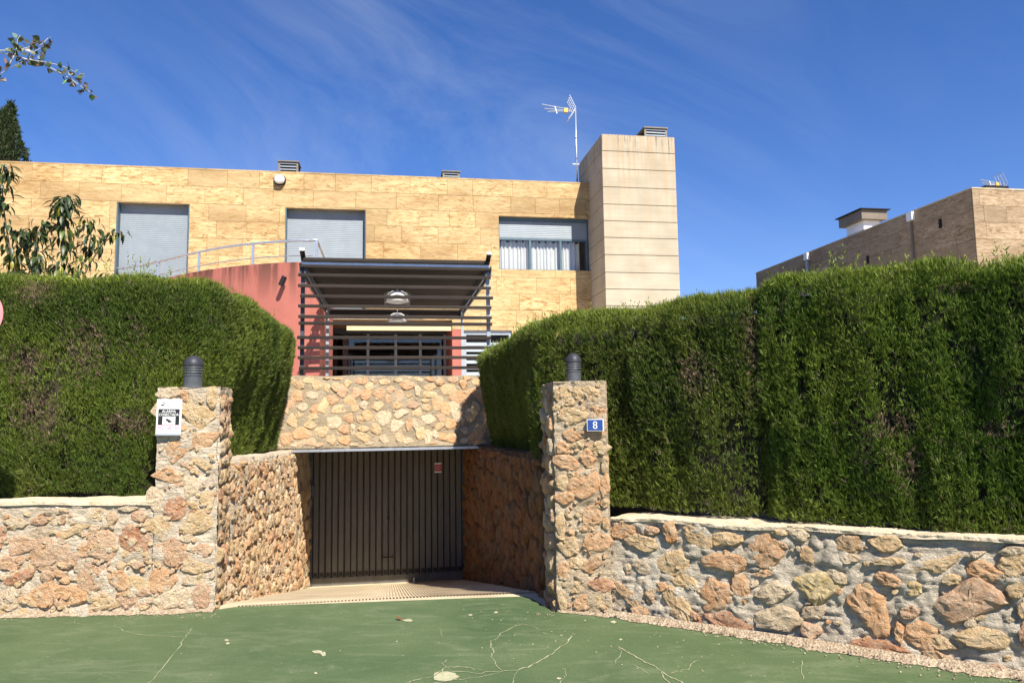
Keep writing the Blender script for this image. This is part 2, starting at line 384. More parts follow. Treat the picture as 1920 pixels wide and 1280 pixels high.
class MB:
    def __init__(s): s.v = []; s.f = []; s.mi = []
    def add(s, vs, fs, mi=0):
        k = len(s.v); s.v += [tuple(v) for v in vs]; s.f += [tuple(i + k for i in f) for f in fs]; s.mi += [mi] * len(fs)
    def box8(s, c, mi=0):
        # c: 8 corners, 0-3 bottom ring, 4-7 top ring
        s.add(c, [(0, 3, 2, 1), (4, 5, 6, 7), (0, 1, 5, 4), (1, 2, 6, 5), (2, 3, 7, 6), (3, 0, 4, 7)], mi)
    def hbox(s, a0, a1, b0, b1, z0, z1, mi=0):
        s.box8([H(a0, b0, z0), H(a1, b0, z0), H(a1, b1, z0), H(a0, b1, z0), H(a0, b0, z1), H(a1, b0, z1), H(a1, b1, z1), H(a0, b1, z1)], mi)
    def bar(s, p, q, w, h=None, upv=Vector((0, 0, 1)), mi=0):
        h = h or w; d = (q - p).normalized()
        sx = d.cross(upv)
        if sx.length < 1e-4: sx = d.cross(Vector((1, 0, 0)))
        sx.normalize(); sy = sx.cross(d)
        A = [p - sx * w / 2 - sy * h / 2, p + sx * w / 2 - sy * h / 2, p + sx * w / 2 + sy * h / 2, p - sx * w / 2 + sy * h / 2]
        B = [x + (q - p) for x in A]
        s.box8(A + B, mi)
    def tube(s, pts, rad, n=8, caps=True, mi=0):
        pts = [Vector(p) for p in pts]
        if not hasattr(rad, '__len__'): rad = [rad] * len(pts)
        base = len(s.v); prev = None
        for i, p in enumerate(pts):
            d = (pts[min(i + 1, len(pts) - 1)] - pts[max(i - 1, 0)]).normalized()
            x = d.cross(Vector((0, 0, 1))) if prev is None else prev - d * prev.dot(d)
            if x.length < 1e-4: x = d.cross(Vector((1, 0, 0)))
            x.normalize(); y = d.cross(x); prev = x
            for k in range(n):
                a = 2 * math.pi * k / n
                s.v.append(tuple(p + (x * math.cos(a) + y * math.sin(a)) * rad[i]))
        for i in range(len(pts) - 1):
            for k in range(n):
                a = base + i * n + k; b = base + i * n + (k + 1) % n
                s.f.append((a, b, b + n, a + n)); s.mi.append(mi)
        if caps:
            s.f.append(tuple(base + k for k in reversed(range(n)))); s.mi.append(mi)
            s.f.append(tuple(base + (len(pts) - 1) * n + k for k in range(n))); s.mi.append(mi)
    def lathe(s, c, prof, n=24, mi=0):
        c = Vector(c); base = len(s.v)
        for r, z in prof:
            for k in range(n):
                a = 2 * math.pi * k / n
                s.v.append((c.x + r * math.cos(a), c.y + r * math.sin(a), c.z + z))
        for i in range(len(prof) - 1):
            for k in range(n):
                a = base + i * n + k; b = base + i * n + (k + 1) % n
                s.f.append((a, b, b + n, a + n)); s.mi.append(mi)
    def build(s, name, mats, parent=None, smooth=False, label=None, kind=None, color=None, bevel=0.0, center=True):
        V = np.array(s.v, float)
        c = (V.min(0) + V.max(0)) / 2 if center else np.zeros(3)
        if parent is None and center: c[2] = V[:, 2].min()
        me = bpy.data.meshes.new(name)
        me.from_pydata((V - c).tolist(), [], s.f)
        if not isinstance(mats, (list, tuple)): mats = [mats]
        for m in mats: me.materials.append(m)
        if len(mats) > 1: me.polygons.foreach_set('material_index', s.mi)
        if smooth: me.polygons.foreach_set('use_smooth', [True] * len(s.f))
        me.update()
        o = add_obj(name, me, c, parent, color=color, label=label, kind=kind)
        if bevel:
            b = o.modifiers.new('edge', 'BEVEL'); b.width = bevel; b.segments = 2; b.limit_method = 'ANGLE'; b.angle_limit = math.radians(40)
        return o
def structure(mb, name, mat):
    o = mb.build(name, mat, center=False); o['kind'] = 'structure'; return o

def text_mesh(txt, height, width=None):
    cu = bpy.data.curves.new('t', 'FONT'); cu.body = txt; cu.size = 1.0; cu.align_x = 'CENTER'; cu.extrude = .002
    o = bpy.data.objects.new('t', cu); COL.objects.link(o)
    dg = bpy.context.evaluated_depsgraph_get(); dg.update()
    me = bpy.data.meshes.new_from_object(o.evaluated_get(dg))
    bpy.data.objects.remove(o); bpy.data.curves.remove(cu)
    V = np.empty(len(me.vertices) * 3); me.vertices.foreach_get('co', V); V = V.reshape(-1, 3)
    mn, mxx = V.min(0), V.max(0)
    sy = height / (mxx[1] - mn[1]); sx = sy if width is None else width / (mxx[0] - mn[0])
    V[:, 0] = (V[:, 0] - (mn[0] + mxx[0]) / 2) * sx; V[:, 1] = (V[:, 1] - (mn[1] + mxx[1]) / 2) * sy; V[:, 2] *= .3
    me.vertices.foreach_set('co', V.ravel()); me.update()
    return me
def put_text(name, txt, c, U, V, N, height, width, mat, parent):
    me = text_mesh(txt, height, width); me.materials.append(mat)
    q = Matrix((U, V, N)).transposed().to_quaternion()
    return add_obj(name, me, c, parent, rot=q)

# ------------------------------------------------------------------ stones
def cyc_noise(n, amp, rng):
    th = np.linspace(0, 2 * np.pi, n, endpoint=False); r = np.zeros(n)
    for k in (2, 3, 4, 5): r += amp / k ** .5 * rng.normal() * np.cos(k * th + rng.uniform(0, 6.3)) * .6
    r += rng.normal(0, amp * .28, n)
    return r
def stone_from_outline(poly, Hh, O, U, V, N, parent, color, rng, base=-.02, name='stone', rings=7):
    """poly: list of (u,v) outline in the wall plane; an angular, pitted block standing about Hh proud of the joint"""
    P = np.array(poly, float); n = len(P); c = P.mean(0)
    Rl = P - c; size = np.abs(Rl).max() + 1e-6
    ss = np.r_[1.10, 1.0, .93, np.linspace(.80, .18, rings - 3)]
    q = (c + Rl[None] * ss[:, None, None]).reshape(-1, 2)
    q = q + rng.normal(0, size * .03, q.shape) * np.repeat(ss < .9, n)[:, None]
    q = np.vstack([q, c])
    d = (q - c) / size
    h = np.full(len(q), 1.0)
    for k in range(5):      # cleft faces: the lowest of a few tilted planes
        a = rng.uniform(0, 6.283); m = rng.uniform(.15, .85); h = np.minimum(h, rng.uniform(.95, 1.25) - m * (d @ np.array([math.cos(a), math.sin(a)])))
    rim = np.r_[np.repeat(ss, n), 0]
    h = h * np.clip((1.04 - rim) / .20, 0, 1) ** .55
    W3 = np.array(O)[None] + q[:, :1] * np.array(U) + q[:, 1:] * np.array(V)
    z = Hh * h + fbm(W3, 15, 3) * Hh * .36 * (rim < 1.05) + fbm(W3, 42, 2) * .0055
    z[:n] = base
    vs3 = (q - c)[:, :1] * np.array(U) + (q - c)[:, 1:] * np.array(V) + z[:, None] * np.array(N)
    R_ = len(ss); fs = []
    for i in range(R_ - 1):
        for k in range(n):
            a = i * n + k; b = i * n + (k + 1) % n
            fs.append((a, b, b + n)); fs.append((a, b + n, a + n))
    t = (R_ - 1) * n
    for k in range(n): fs.append((t + k, t + (k + 1) % n, len(q) - 1))
    me = bpy.data.meshes.new('stone'); me.from_pydata(vs3.tolist(), [], fs); me.materials.append(M['stone'])
    return add_obj(name, me, O + U * c[0] + V * c[1], parent, color=color)
def angular(n, rng):
    """unit outline with a handful of corners, n points"""
    k = int(rng.integers(4, 8)); th = np.sort((np.arange(k) + rng.uniform(-.36, .36, k)) * 2 * np.pi / k); r = rng.uniform(.74, 1.22, k)
    C = np.c_[np.cos(th) * r, np.sin(th) * r]
    C = resample([tuple(x) for x in C], n)
    C = (np.roll(C, 1, 0) + 3 * C + np.roll(C, -1, 0)) / 5
    return C * (1 + rng.normal(0, .035, n))[:, None]
def ccw(P):
    a = 0
    for i in range(len(P)):
        x0, y0 = P[i]; x1, y1 = P[(i + 1) % len(P)]; a += x0 * y1 - x1 * y0
    return P if a > 0 else P[::-1]
def clip(poly, nx, ny, d):
    out = []
    for i in range(len(poly)):
        p, q = poly[i], poly[(i + 1) % len(poly)]
        sp = p[0] * nx + p[1] * ny - d; sq = q[0] * nx + q[1] * ny - d
        if sp <= 0: out.append(p)
        if sp * sq < 0:
            t = sp / (sp - sq); out.append((p[0] + (q[0] - p[0]) * t, p[1] + (q[1] - p[1]) * t))
    return out
def cells(region, du, dv, rng, jit=.36):
    us = [p[0] for p in region]; vs = [p[1] for p in region]
    sites = []; row = 0; v = min(vs) - dv / 2
    while v < max(vs) + dv:
        u = min(us) - du + (du / 2 if row % 2 else 0)
        while u < max(us) + du:
            sites.append((u + rng.normal(0, jit * du * .7), v + rng.normal(0, jit * dv * .6))); u += du
        v += dv; row += 1
    S_ = np.array(sites); out = []
    for i, s in enumerate(S_):
        poly = ccw(list(region)); d = np.abs(S_ - s); nb = np.where((d[:, 0] < 2.6 * du) & (d[:, 1] < 2.6 * dv))[0]
        for j in nb:
            if j == i: continue
            q = S_[j]; nx, ny = q - s; m = (q + s) / 2
            poly = clip(poly, nx, ny, m[0] * nx + m[1] * ny)
            if len(poly) < 3: break
        if len(poly) >= 3: out.append(poly)
    return out
def resample(poly, n):
    P = np.array(poly + [poly[0]]); L = np.r_[0, np.cumsum(np.hypot(*np.diff(P, axis=0).T))]
    t = np.linspace(0, L[-1], n, endpoint=False)
    return np.c_[np.interp(t, L, P[:, 0]), np.interp(t, L, P[:, 1])]
def fill_stones(region, du, dv, gap, Hh, O, U, V, N, parent, palette, rng, n=14, cap=295, skip=0.0, rough=.07, minsize=.05, jit=.36, free=False):
    cs = cells(region, du, dv, rng, jit); cnt = 0
    for poly in cs:
        P = resample(poly, n); c = P.mean(0)
        w = np.ptp(P[:, 0]); h = np.ptp(P[:, 1])
        if min(w, h) < minsize or rng.random() < skip: continue
        if free:
            P = c + angular(n, rng) * np.array([w, h]) * .5 * rng.uniform(.66, 1.04)
            P = P + 0.0
        for _ in range(0 if free else 2):   # round the corners
            P = (np.roll(P, 1, 0) + 2 * P + np.roll(P, -1, 0)) / 4
        r = (1 if free else 1 - gap / max(.05, min(w, h)) * rng.uniform(.8, 1.5)) + cyc_noise(n, rough, rng)
        P = c + (P - c) * r[:, None]
        col = palette[rng.integers(len(palette))]; k = rng.uniform(.82, 1.12)
        stone_from_outline(ccw([tuple(x) for x in P]), Hh * rng.uniform(.6, 1.35), O, U, V, N, parent, tuple(x * k for x in col[:3]) + tuple(col[3:]), rng, rings=6)
        cnt += 1
        if cnt >= cap: break
    return cnt
_T = dict(Y=(.60, .43, .22), O=(.56, .31, .145), R=(.40, .165, .075), P=(.50, .31, .19), W=(.66, .54, .37), G=(.42, .34, .24), B=(.44, .28, .14), L=(.72, .57, .26))
TONE = {k: tuple(x * min(1.40, .78 / max(v)) for x in v) for k, v in _T.items()}
def photo_stones(lst, ox, oy, s, O, U, V, N, parent, rng, Hh=.035, n=20, grow=1.24):
    """stones noted by where they sit on the wall face (centre, size, turn, tone)"""
    for it in lst:
        cx, cy, w, h, rot, tone = it[:6]
        C = angular(n, rng) * grow
        x = C[:, 0] * w / 2; y = C[:, 1] * h / 2
        a = math.radians(rot)
        X = ox + (cx + x * math.cos(a) - y * math.sin(a)) / s; Y = oy + (cy + x * math.sin(a) + y * math.cos(a)) / s
        P = []
        for px, py in zip(X, Y):
            p = on_plane(px, py, O, N) - O
            P.append((p.dot(U), p.dot(V)))
        k = rng.uniform(.9, 1.1)
        stone_from_outline(ccw(P), Hh * rng.uniform(.6, 1.3), O, U, V, N, parent, tuple(c * k for c in TONE[tone]), rng)
def chips(n, u0, u1, zf0, zf1, size, Hh, O, U, V, N, parent, rng, tones='YOWPGYW', name='stone_chips', aspect=(.8, 1.7)):
    """the many small flakes and stone tips showing in the mortar, joined"""
    groups = {}
    for _ in range(n):
        u = rng.uniform(u0, u1); a, b = zf0(u), zf1(u); v = rng.uniform(a + .02, b - .03); r = rng.uniform(*size) * rng.uniform(.5, 1)
        C = angular(9, rng) * np.array([r * rng.uniform(*aspect), r]); th = rng.normal(0, .5); ca, sa = math.cos(th), math.sin(th)
        C = np.c_[C[:, 0] * ca - C[:, 1] * sa, C[:, 0] * sa + C[:, 1] * ca]
        mb = groups.setdefault(tones[rng.integers(len(tones))], MB()); vs = []; tl = rng.normal(0, .5, 2) * Hh / r
        h = Hh * rng.uniform(.5, 1.3)
        for s_, hh in ((1.05, -.015), (.92, h * .6), (.5, h)):
            for x, y in C * s_: vs.append(O + U * (u + x) + V * (v + y) + N * (hh + (x * tl[0] + y * tl[1]) * (hh > 0) + rng.normal(0, h * .15)))
        fs = [(i * 9 + k, i * 9 + (k + 1) % 9, (i + 1) * 9 + (k + 1) % 9, (i + 1) * 9 + k) for i in (0, 1) for k in range(9)] + [tuple(range(18, 27))]
        mb.add(vs, fs)
    for k, mb in groups.items():
        o = mb.build(name, M['stone'], parent, color=TONE[k]); o['kind'] = 'stuff'
def mortar_face(O, U, V, N, L, hfun0, hfun1, top, parent, mat, amp=.02, step=.03, wav=.02, name='mortar', lump=6.0):
    """rough mortar face from the foot (hfun0) to the head (hfun1) along L, folded back over the top by 'top' metres"""
    nu = max(3, int(L / step)); nv = max(3, int((hfun1(0) - hfun0(0)) / step)); nt = max(2, int(top / step)) if top else 0
    pts = []; row = nv + 1 + nt
    for i in range(nu + 1):
        u = L * i / nu; z0 = hfun0(u); z1 = hfun1(u)
        for j in range(nv + 1): pts.append((u, z0 + (z1 - z0) * j / nv, 0.0))
        for j in range(1, nt + 1): pts.append((u, z1, -top * j / nt))
    Q = np.array(pts)
    Wp = np.array(O)[None, :] + Q[:, :1] * np.array(U) + Q[:, 1:2] * np.array(V) + Q[:, 2:] * np.array(N)
    d = fbm(Wp, lump, 4) * amp - (1 - np.abs(vnoise(Wp * np.array([1, 1, 1.9]), 11))) ** 5 * amp * .9 + fbm(Wp, 30, 2) * amp * .22
    vv = Q[:, 1] + fbm(Wp * np.array([1, 1, 0]), 2.5, 3) * wav * (Q[:, 1] > .3 * Q[:, 1].max())
    Wp = np.array(O)[None, :] + Q[:, :1] * np.array(U) + vv[:, None] * np.array(V) + (Q[:, 2] + np.where(Q[:, 2] < 0, 0, d))[:, None] * np.array(N)
    if nt:
        Wp[:, 2] += np.where(Q[:, 2] < 0, d * .5, 0)
    fs = []
    for i in range(nu):
        for j in range(row - 1):
            a = i * row + j; fs.append((a, a + row, a + row + 1, a + 1))
    mb = MB(); mb.add(Wp.tolist(), fs)
    return mb.build(name, mat, parent, smooth=True)

# =================================================================== SETTING
Z = Vector((0, 0, 1))
FL_L = on_level(283, 1150); FR_L = on_level(403, 1146)      # left pillar front foot
FL_R = on_level(1045, 1147); FR_R = on_level(1147, 1157)    # right pillar front foot
B_LINTEL, B_DOOR = 11.35, 13.25
a_dl, _ = on_b(580, 1000, B_DOOR); a_dr, _ = on_b(872, 1000, B_DOOR)
DL = H(a_dl, B_DOOR, 0); DR = H(a_dr, B_DOOR, 0)
Z_LOW = on_b(725, 1094, B_DOOR)[1]
Z_LINTEL = on_b(720, 844, B_LINTEL)[1]
Z_TERR = on_b(730, 705, 11.8)[1]
BROW_L = on_level(405, 1137); BROW_R = on_level(985, 1117)

def ramp_z(p):
    a, b = ab(p); aL_, bL_ = ab(BROW_L); aR_, bR_ = ab(BROW_R)
    b0 = bL_ + (bR_ - bL_) * (a - aL_) / (aR_ - aL_) + .10
    t = (b - b0) / (B_DOOR - b0)
    if t <= 0: return 0.0
    return Z_LOW * (t if t < 1 else 1)

def build_setting():
    # far ground, one sheet with an opening for the sunken drive
    mb = MB()
    far = 900.0
    ring = [FR_L + Vector((-.3, .25, 0)), BROW_L + Vector((-.2, .2, 0)), DL + Vector((-.6, 1.2, 0)), DR + Vector((.6, 1.2, 0)), FL_R + Vector((.25, .5, 0)), FL_R + Vector((.2, .2, 0))]
    ring = [BROW_L + Vector((-.35, -.4, 0)), ring[2], ring[3], FL_R + Vector((.3, .08, 0))]
    out = [Vector((-far, -far, 0)), Vector((-far, far, 0)), Vector((far, far, 0)), Vector((far, -far, 0))]
    vs = [v + Vector((0, 0, -.012)) for v in out + [Vector((r.x, r.y, 0)) for r in ring]]
    mb.add(vs, [(0, 4, 5, 1), (1, 5, 6, 2), (2, 6, 7, 3), (3, 7, 4, 0)])
    structure(mb, 'ground', M['earth'])
    # green painted paving in front of the walls, up to the brow of the drive
    mb = MB()
    front = [Vector((-30, -14, 0)), Vector((30, -14, 0)), Vector((30, -6.5, 0))]
    wallR = on_level(1960, 1292)
    edge = [FR_R + Vector((2.6, -2.1, 0)) * 2 + Vector((.2, .3, 0)), FR_R + Vector((.1, .25, 0)), FL_R + Vector((.06, .1, 0))]
    # curved lip from the right pillar to the brow
    lip = [on_level(x, y) for x, y in ((1040, 1149), (1022, 1138), (1005, 1126), (985, 1118), (900, 1120.5), (780, 1125), (650, 1130), (520, 1134.5), (440, 1138), (405, 1143))]
    back = [FR_L + Vector((0, .06, 0)), FL_L + Vector((0, .1, 0)), Vector((-30, FL_L.y + .1 - .03 * 27, 0))]
    rim = sorted([Vector((30, -6.5, 0))] + edge + lip + back, key=lambda p: p.x)
    n_ = len(rim)
    vs = [Vector((p.x, p.y, .004)) for p in rim] + [Vector((p.x, -14, .004)) for p in rim]
    mb.add(vs, [(n_ + i, n_ + i + 1, i + 1, i) for i in range(n_ - 1)])
    pave = structure(mb, 'green_pavement', M['green'])
    WL[pave] = Vector((0, 0, 0))
    # cracks in the paint: thin pale ribbons following the breaks in the slab
    mb = MB()
    def crack(pts, s, ox, oy, w):
        P = [on_level(ox + x / s, oy + y / s, .004) for x, y in pts]
        Q = []
        for i in range(len(P) - 1):
            for k in range(4):
                p = P[i].lerp(P[i + 1], k / 4)
                Q.append(p + Vector((random.gauss(0, .004), random.gauss(0, .008), 0)))
        Q.append(P[-1])
        L, R_ = [], []
        for i, p in enumerate(Q):
            d = (Q[min(i + 1, len(Q) - 1)] - Q[max(0, i - 1)]); d.z = 0; d.normalize(); n = Vector((-d.y, d.x, 0))
            ww = .62 * w * random.uniform(.3, 1.5) * (.35 if i in (0, len(Q) - 1) else 1)
            L.append(p + n * ww + Vector((0, 0, .004))); R_.append(p - n * ww + Vector((0, 0, .004)))
        n_ = len(Q)
        mb.add(L + R_, [(n_ + i, n_ + i + 1, i + 1, i) for i in range(n_ - 1)])
    c5 = (2.909, 480, 1080); c1 = (3.369, 0, 900); c3 = (3.555, 1120, 920)
    for pts, w, c in [
        ([(1725, 325), (1690, 370), (1640, 400), (1610, 430), (1560, 455), (1500, 490), (1430, 512), (1340, 520), (1240, 545), (1130, 560), (1070, 568), (960, 590), (700, 640)], .0062, c5),
        ([(1480, 262), (1420, 270), (1335, 310), (1320, 335), (1280, 355), (1285, 390), (1295, 410), (1285, 440), (1305, 465), (1300, 480), (1345, 515)], .0042, c5),
        ([(1430, 512), (1410, 545), (1410, 580), (1400, 640)], .003, c5),
        ([(1035, 460), (1020, 480), (1035, 495), (1010, 520), (970, 545), (850, 570), (830, 580), (700, 640)], .0055, c5),
        ([(1035, 495), (1100, 495), (1160, 500), (1240, 515)], .005, c5), ([(1060, 520), (1130, 522), (1230, 530), (1340, 519)], .004, c5),
        ([(1670, 500), (1690, 520), (1690, 545), (1660, 575), (1650, 620)], .003, c5), ([(1420, 262), (1500, 268), (1545, 290)], .0022, c5),
        ([(1000, 285), (1012, 300), (1005, 315), (1020, 332)], .0025, c5),
        ([(1210, 935), (1190, 970), (1160, 1000), (1140, 1050), (1090, 1100), (1045, 1160), (1000, 1220), (945, 1280), (900, 1340)], .0034, c1),
        ([(1165, 990), (1040, 985), (870, 975), (800, 955), (740, 930)], .003, c1), ([(470, 880), (470, 905), (560, 912), (680, 900)], .0024, c1),
        ([(140, 1040), (200, 1075), (265, 1110), (320, 1145), (370, 1165), (430, 1205), (480, 1240), (560, 1275), (620, 1320)], .0062, c3),
        ([(480, 1215), (560, 1205), (615, 1180), (630, 1150), (680, 1130)], .0038, c3), ([(230, 1155), (300, 1190), (350, 1225)], .003, c3),
        ([(140, 1040), (160, 1070), (120, 1155)], .0026, c3), ([(430, 1205), (440, 1250), (500, 1290)], .005, c3), ([(1370, 1130), (1360, 1180), (1375, 1260)], .003, c3)]:
        crack(pts, *c, w)
    o = mb.build('crack_lines', M['paint_chip'], pave); o['kind'] = 'stuff'
    # bare patches where the paint has come away
    mb = MB()
    def patch(px, py, rx, ry):
        c = on_level(px, py, .004); n = 18; rr = cyc_noise(n, .2, RNG)
        ex = on_level(px + rx, py, .004) - c; ey = on_level(px, py - ry, .004) - c
        vs = [c + ex * math.cos(6.283 * k / n) * (1 + rr[k]) + ey * math.sin(6.283 * k / n) * (1 + rr[k]) + Vector((0, 0, .004)) for k in range(n)]
        mb.add(vs, [tuple(range(n))])
    for p in ((835, 1268, 24, 9), (606, 1226, 5, 4), (595, 1222, 9, 3), (765, 1163, 9, 2.5), (882, 1153, 4, 1.5), (930, 1148, 4, 1.6), (592, 1262, 3, 2), (1048, 1272, 4, 2), (1150, 1166, 5, 2.5), (1164, 1199, 3, 1.5), (425, 1200, 4, 2), (427, 1206, 4, 2)):
        patch(*p)
    for k in range(70):
        x = random.uniform(900, 1500) if k < 70 else random.uniform(0, 1900)
        y = random.uniform(0, 1) ** 1.6 * 90 + 1146 + max(0, (x - 1045) * .155)
        r = random.uniform(.4, 1.2); patch(x, y, r * 1.4, r * .8)
    o = mb.build('paint_chips', M['paint_chip'], pave); o['kind'] = 'stuff'
    # sunken drive: ribbed concrete ramp
    mb = MB()
    a0 = min(ab(BROW_L)[0], a_dl) - .5; a1 = max(ab(FL_R)[0], a_dr) + .4
    b0 = ab((BROW_L + BROW_R) / 2)[1] - .5
    bs = [b0] + list(np.linspace(b0 + .3, b0 + 1.2, 10)) + list(np.linspace(b0 + 1.6, B_DOOR - .5, 10)) + [B_DOOR - .42]
    for i in range(len(bs) - 1):
        p, q = bs[i], bs[i + 1]
        for i2 in range(6):
            c0, c1 = a0 + (a1 - a0) * i2 / 6, a0 + (a1 - a0) * (i2 + 1) / 6
            zz = lambda a, b: ramp_z(H(a, b, 0)) - (.0015 if ramp_z(H(a, b, 0)) > -.001 else 0)
            mb.add([H(c0, p, zz(c0, p)), H(c1, p, zz(c1, p)), H(c1, q, zz(c1, q)), H(c0, q, zz(c0, q))], [(0, 1, 2, 3)])
    mb.add([H(a0, B_DOOR - .42, Z_LOW * .985), H(a1, B_DOOR - .42, Z_LOW * .985), H(a1, B_DOOR + .8, Z_LOW * .985), H(a0, B_DOOR + .8, Z_LOW * .985)], [(0, 1, 2, 3)])
    ramp = structure(mb, 'driveway_ramp', M['ramp']); WL[ramp] = Vector((0, 0, 0))
    mb = MB()
    a = a_dl + .05
    while a < a_dr + .6:
        P = []
        for b in np.linspace(b0 + .56, B_DOOR - .75, 9):
            p = H(a, b, 0); P.append(H(a, b, ramp_z(p)))
        for i in range(len(P) - 1):
            p, q = P[i], P[i + 1]; w = E1 * .009; h = Z * .011
            mb.add([p - w, p + w, q + w, q - w, p - w * .5 + h, p + w * .5 + h, q + w * .5 + h, q - w * .5 + h], [(4, 5, 6, 7), (0, 4, 7, 3), (1, 2, 6, 5)])
        a += .030
    o = mb.build('grip_ribs', M['ramp'], ramp); o['kind'] = 'stuff'
    # garden soil behind the low walls, terrace floor
    mb = MB()
    mb.add([Vector((-40, 6.6, .72)), Vector((FL_L.x - .05, 6.6, .72)), H(ab(FR_L)[0] - .9, 7.2, .9), H(a_dl - .7, 11.2, .95), Vector((-40, 16, .95))], [(0, 1, 2, 3, 4)])
    mb.add([Vector((FL_R.x + .55, 6.5, .62)), Vector((FR_R.x + .3, 6.3, .62)), Vector((FR_R.x + 5.3, 2.4, .62)), Vector((40, 2.4, .62)), Vector((40, 16, .9)), H(a_dr + .7, 11.2, .95)], [(0, 1, 2, 3, 4, 5)])
    structure(mb, 'garden_soil', M['soil'])
    mb = MB(); mb.hbox(-30, 30, 11.95, 19.0, Z_TERR - .6, Z_TERR - .18)
    structure(mb, 'terrace_floor', M['palefloor'])
build_setting()

# =================================================================== STONE WALLS
WARM = [TONE[k] for k in 'YYOOPWGB']
RAMPP = [TONE[k] for k in 'OOYYBPRBW']

def core_prism(corners, z0, z1, parent, mat, name='core'):
    mb = MB()
    n = len(corners)
    vs = [Vector((c.x, c.y, z0)) for c in corners] + [Vector((c.x, c.y, z1)) for c in corners]
    fs = [tuple(reversed(range(n))), tuple(range(n, 2 * n))] + [(i, (i + 1) % n, n + (i + 1) % n, n + i) for i in range(n)]
    mb.add(vs, fs)
    return mb.build(name, mat, parent)

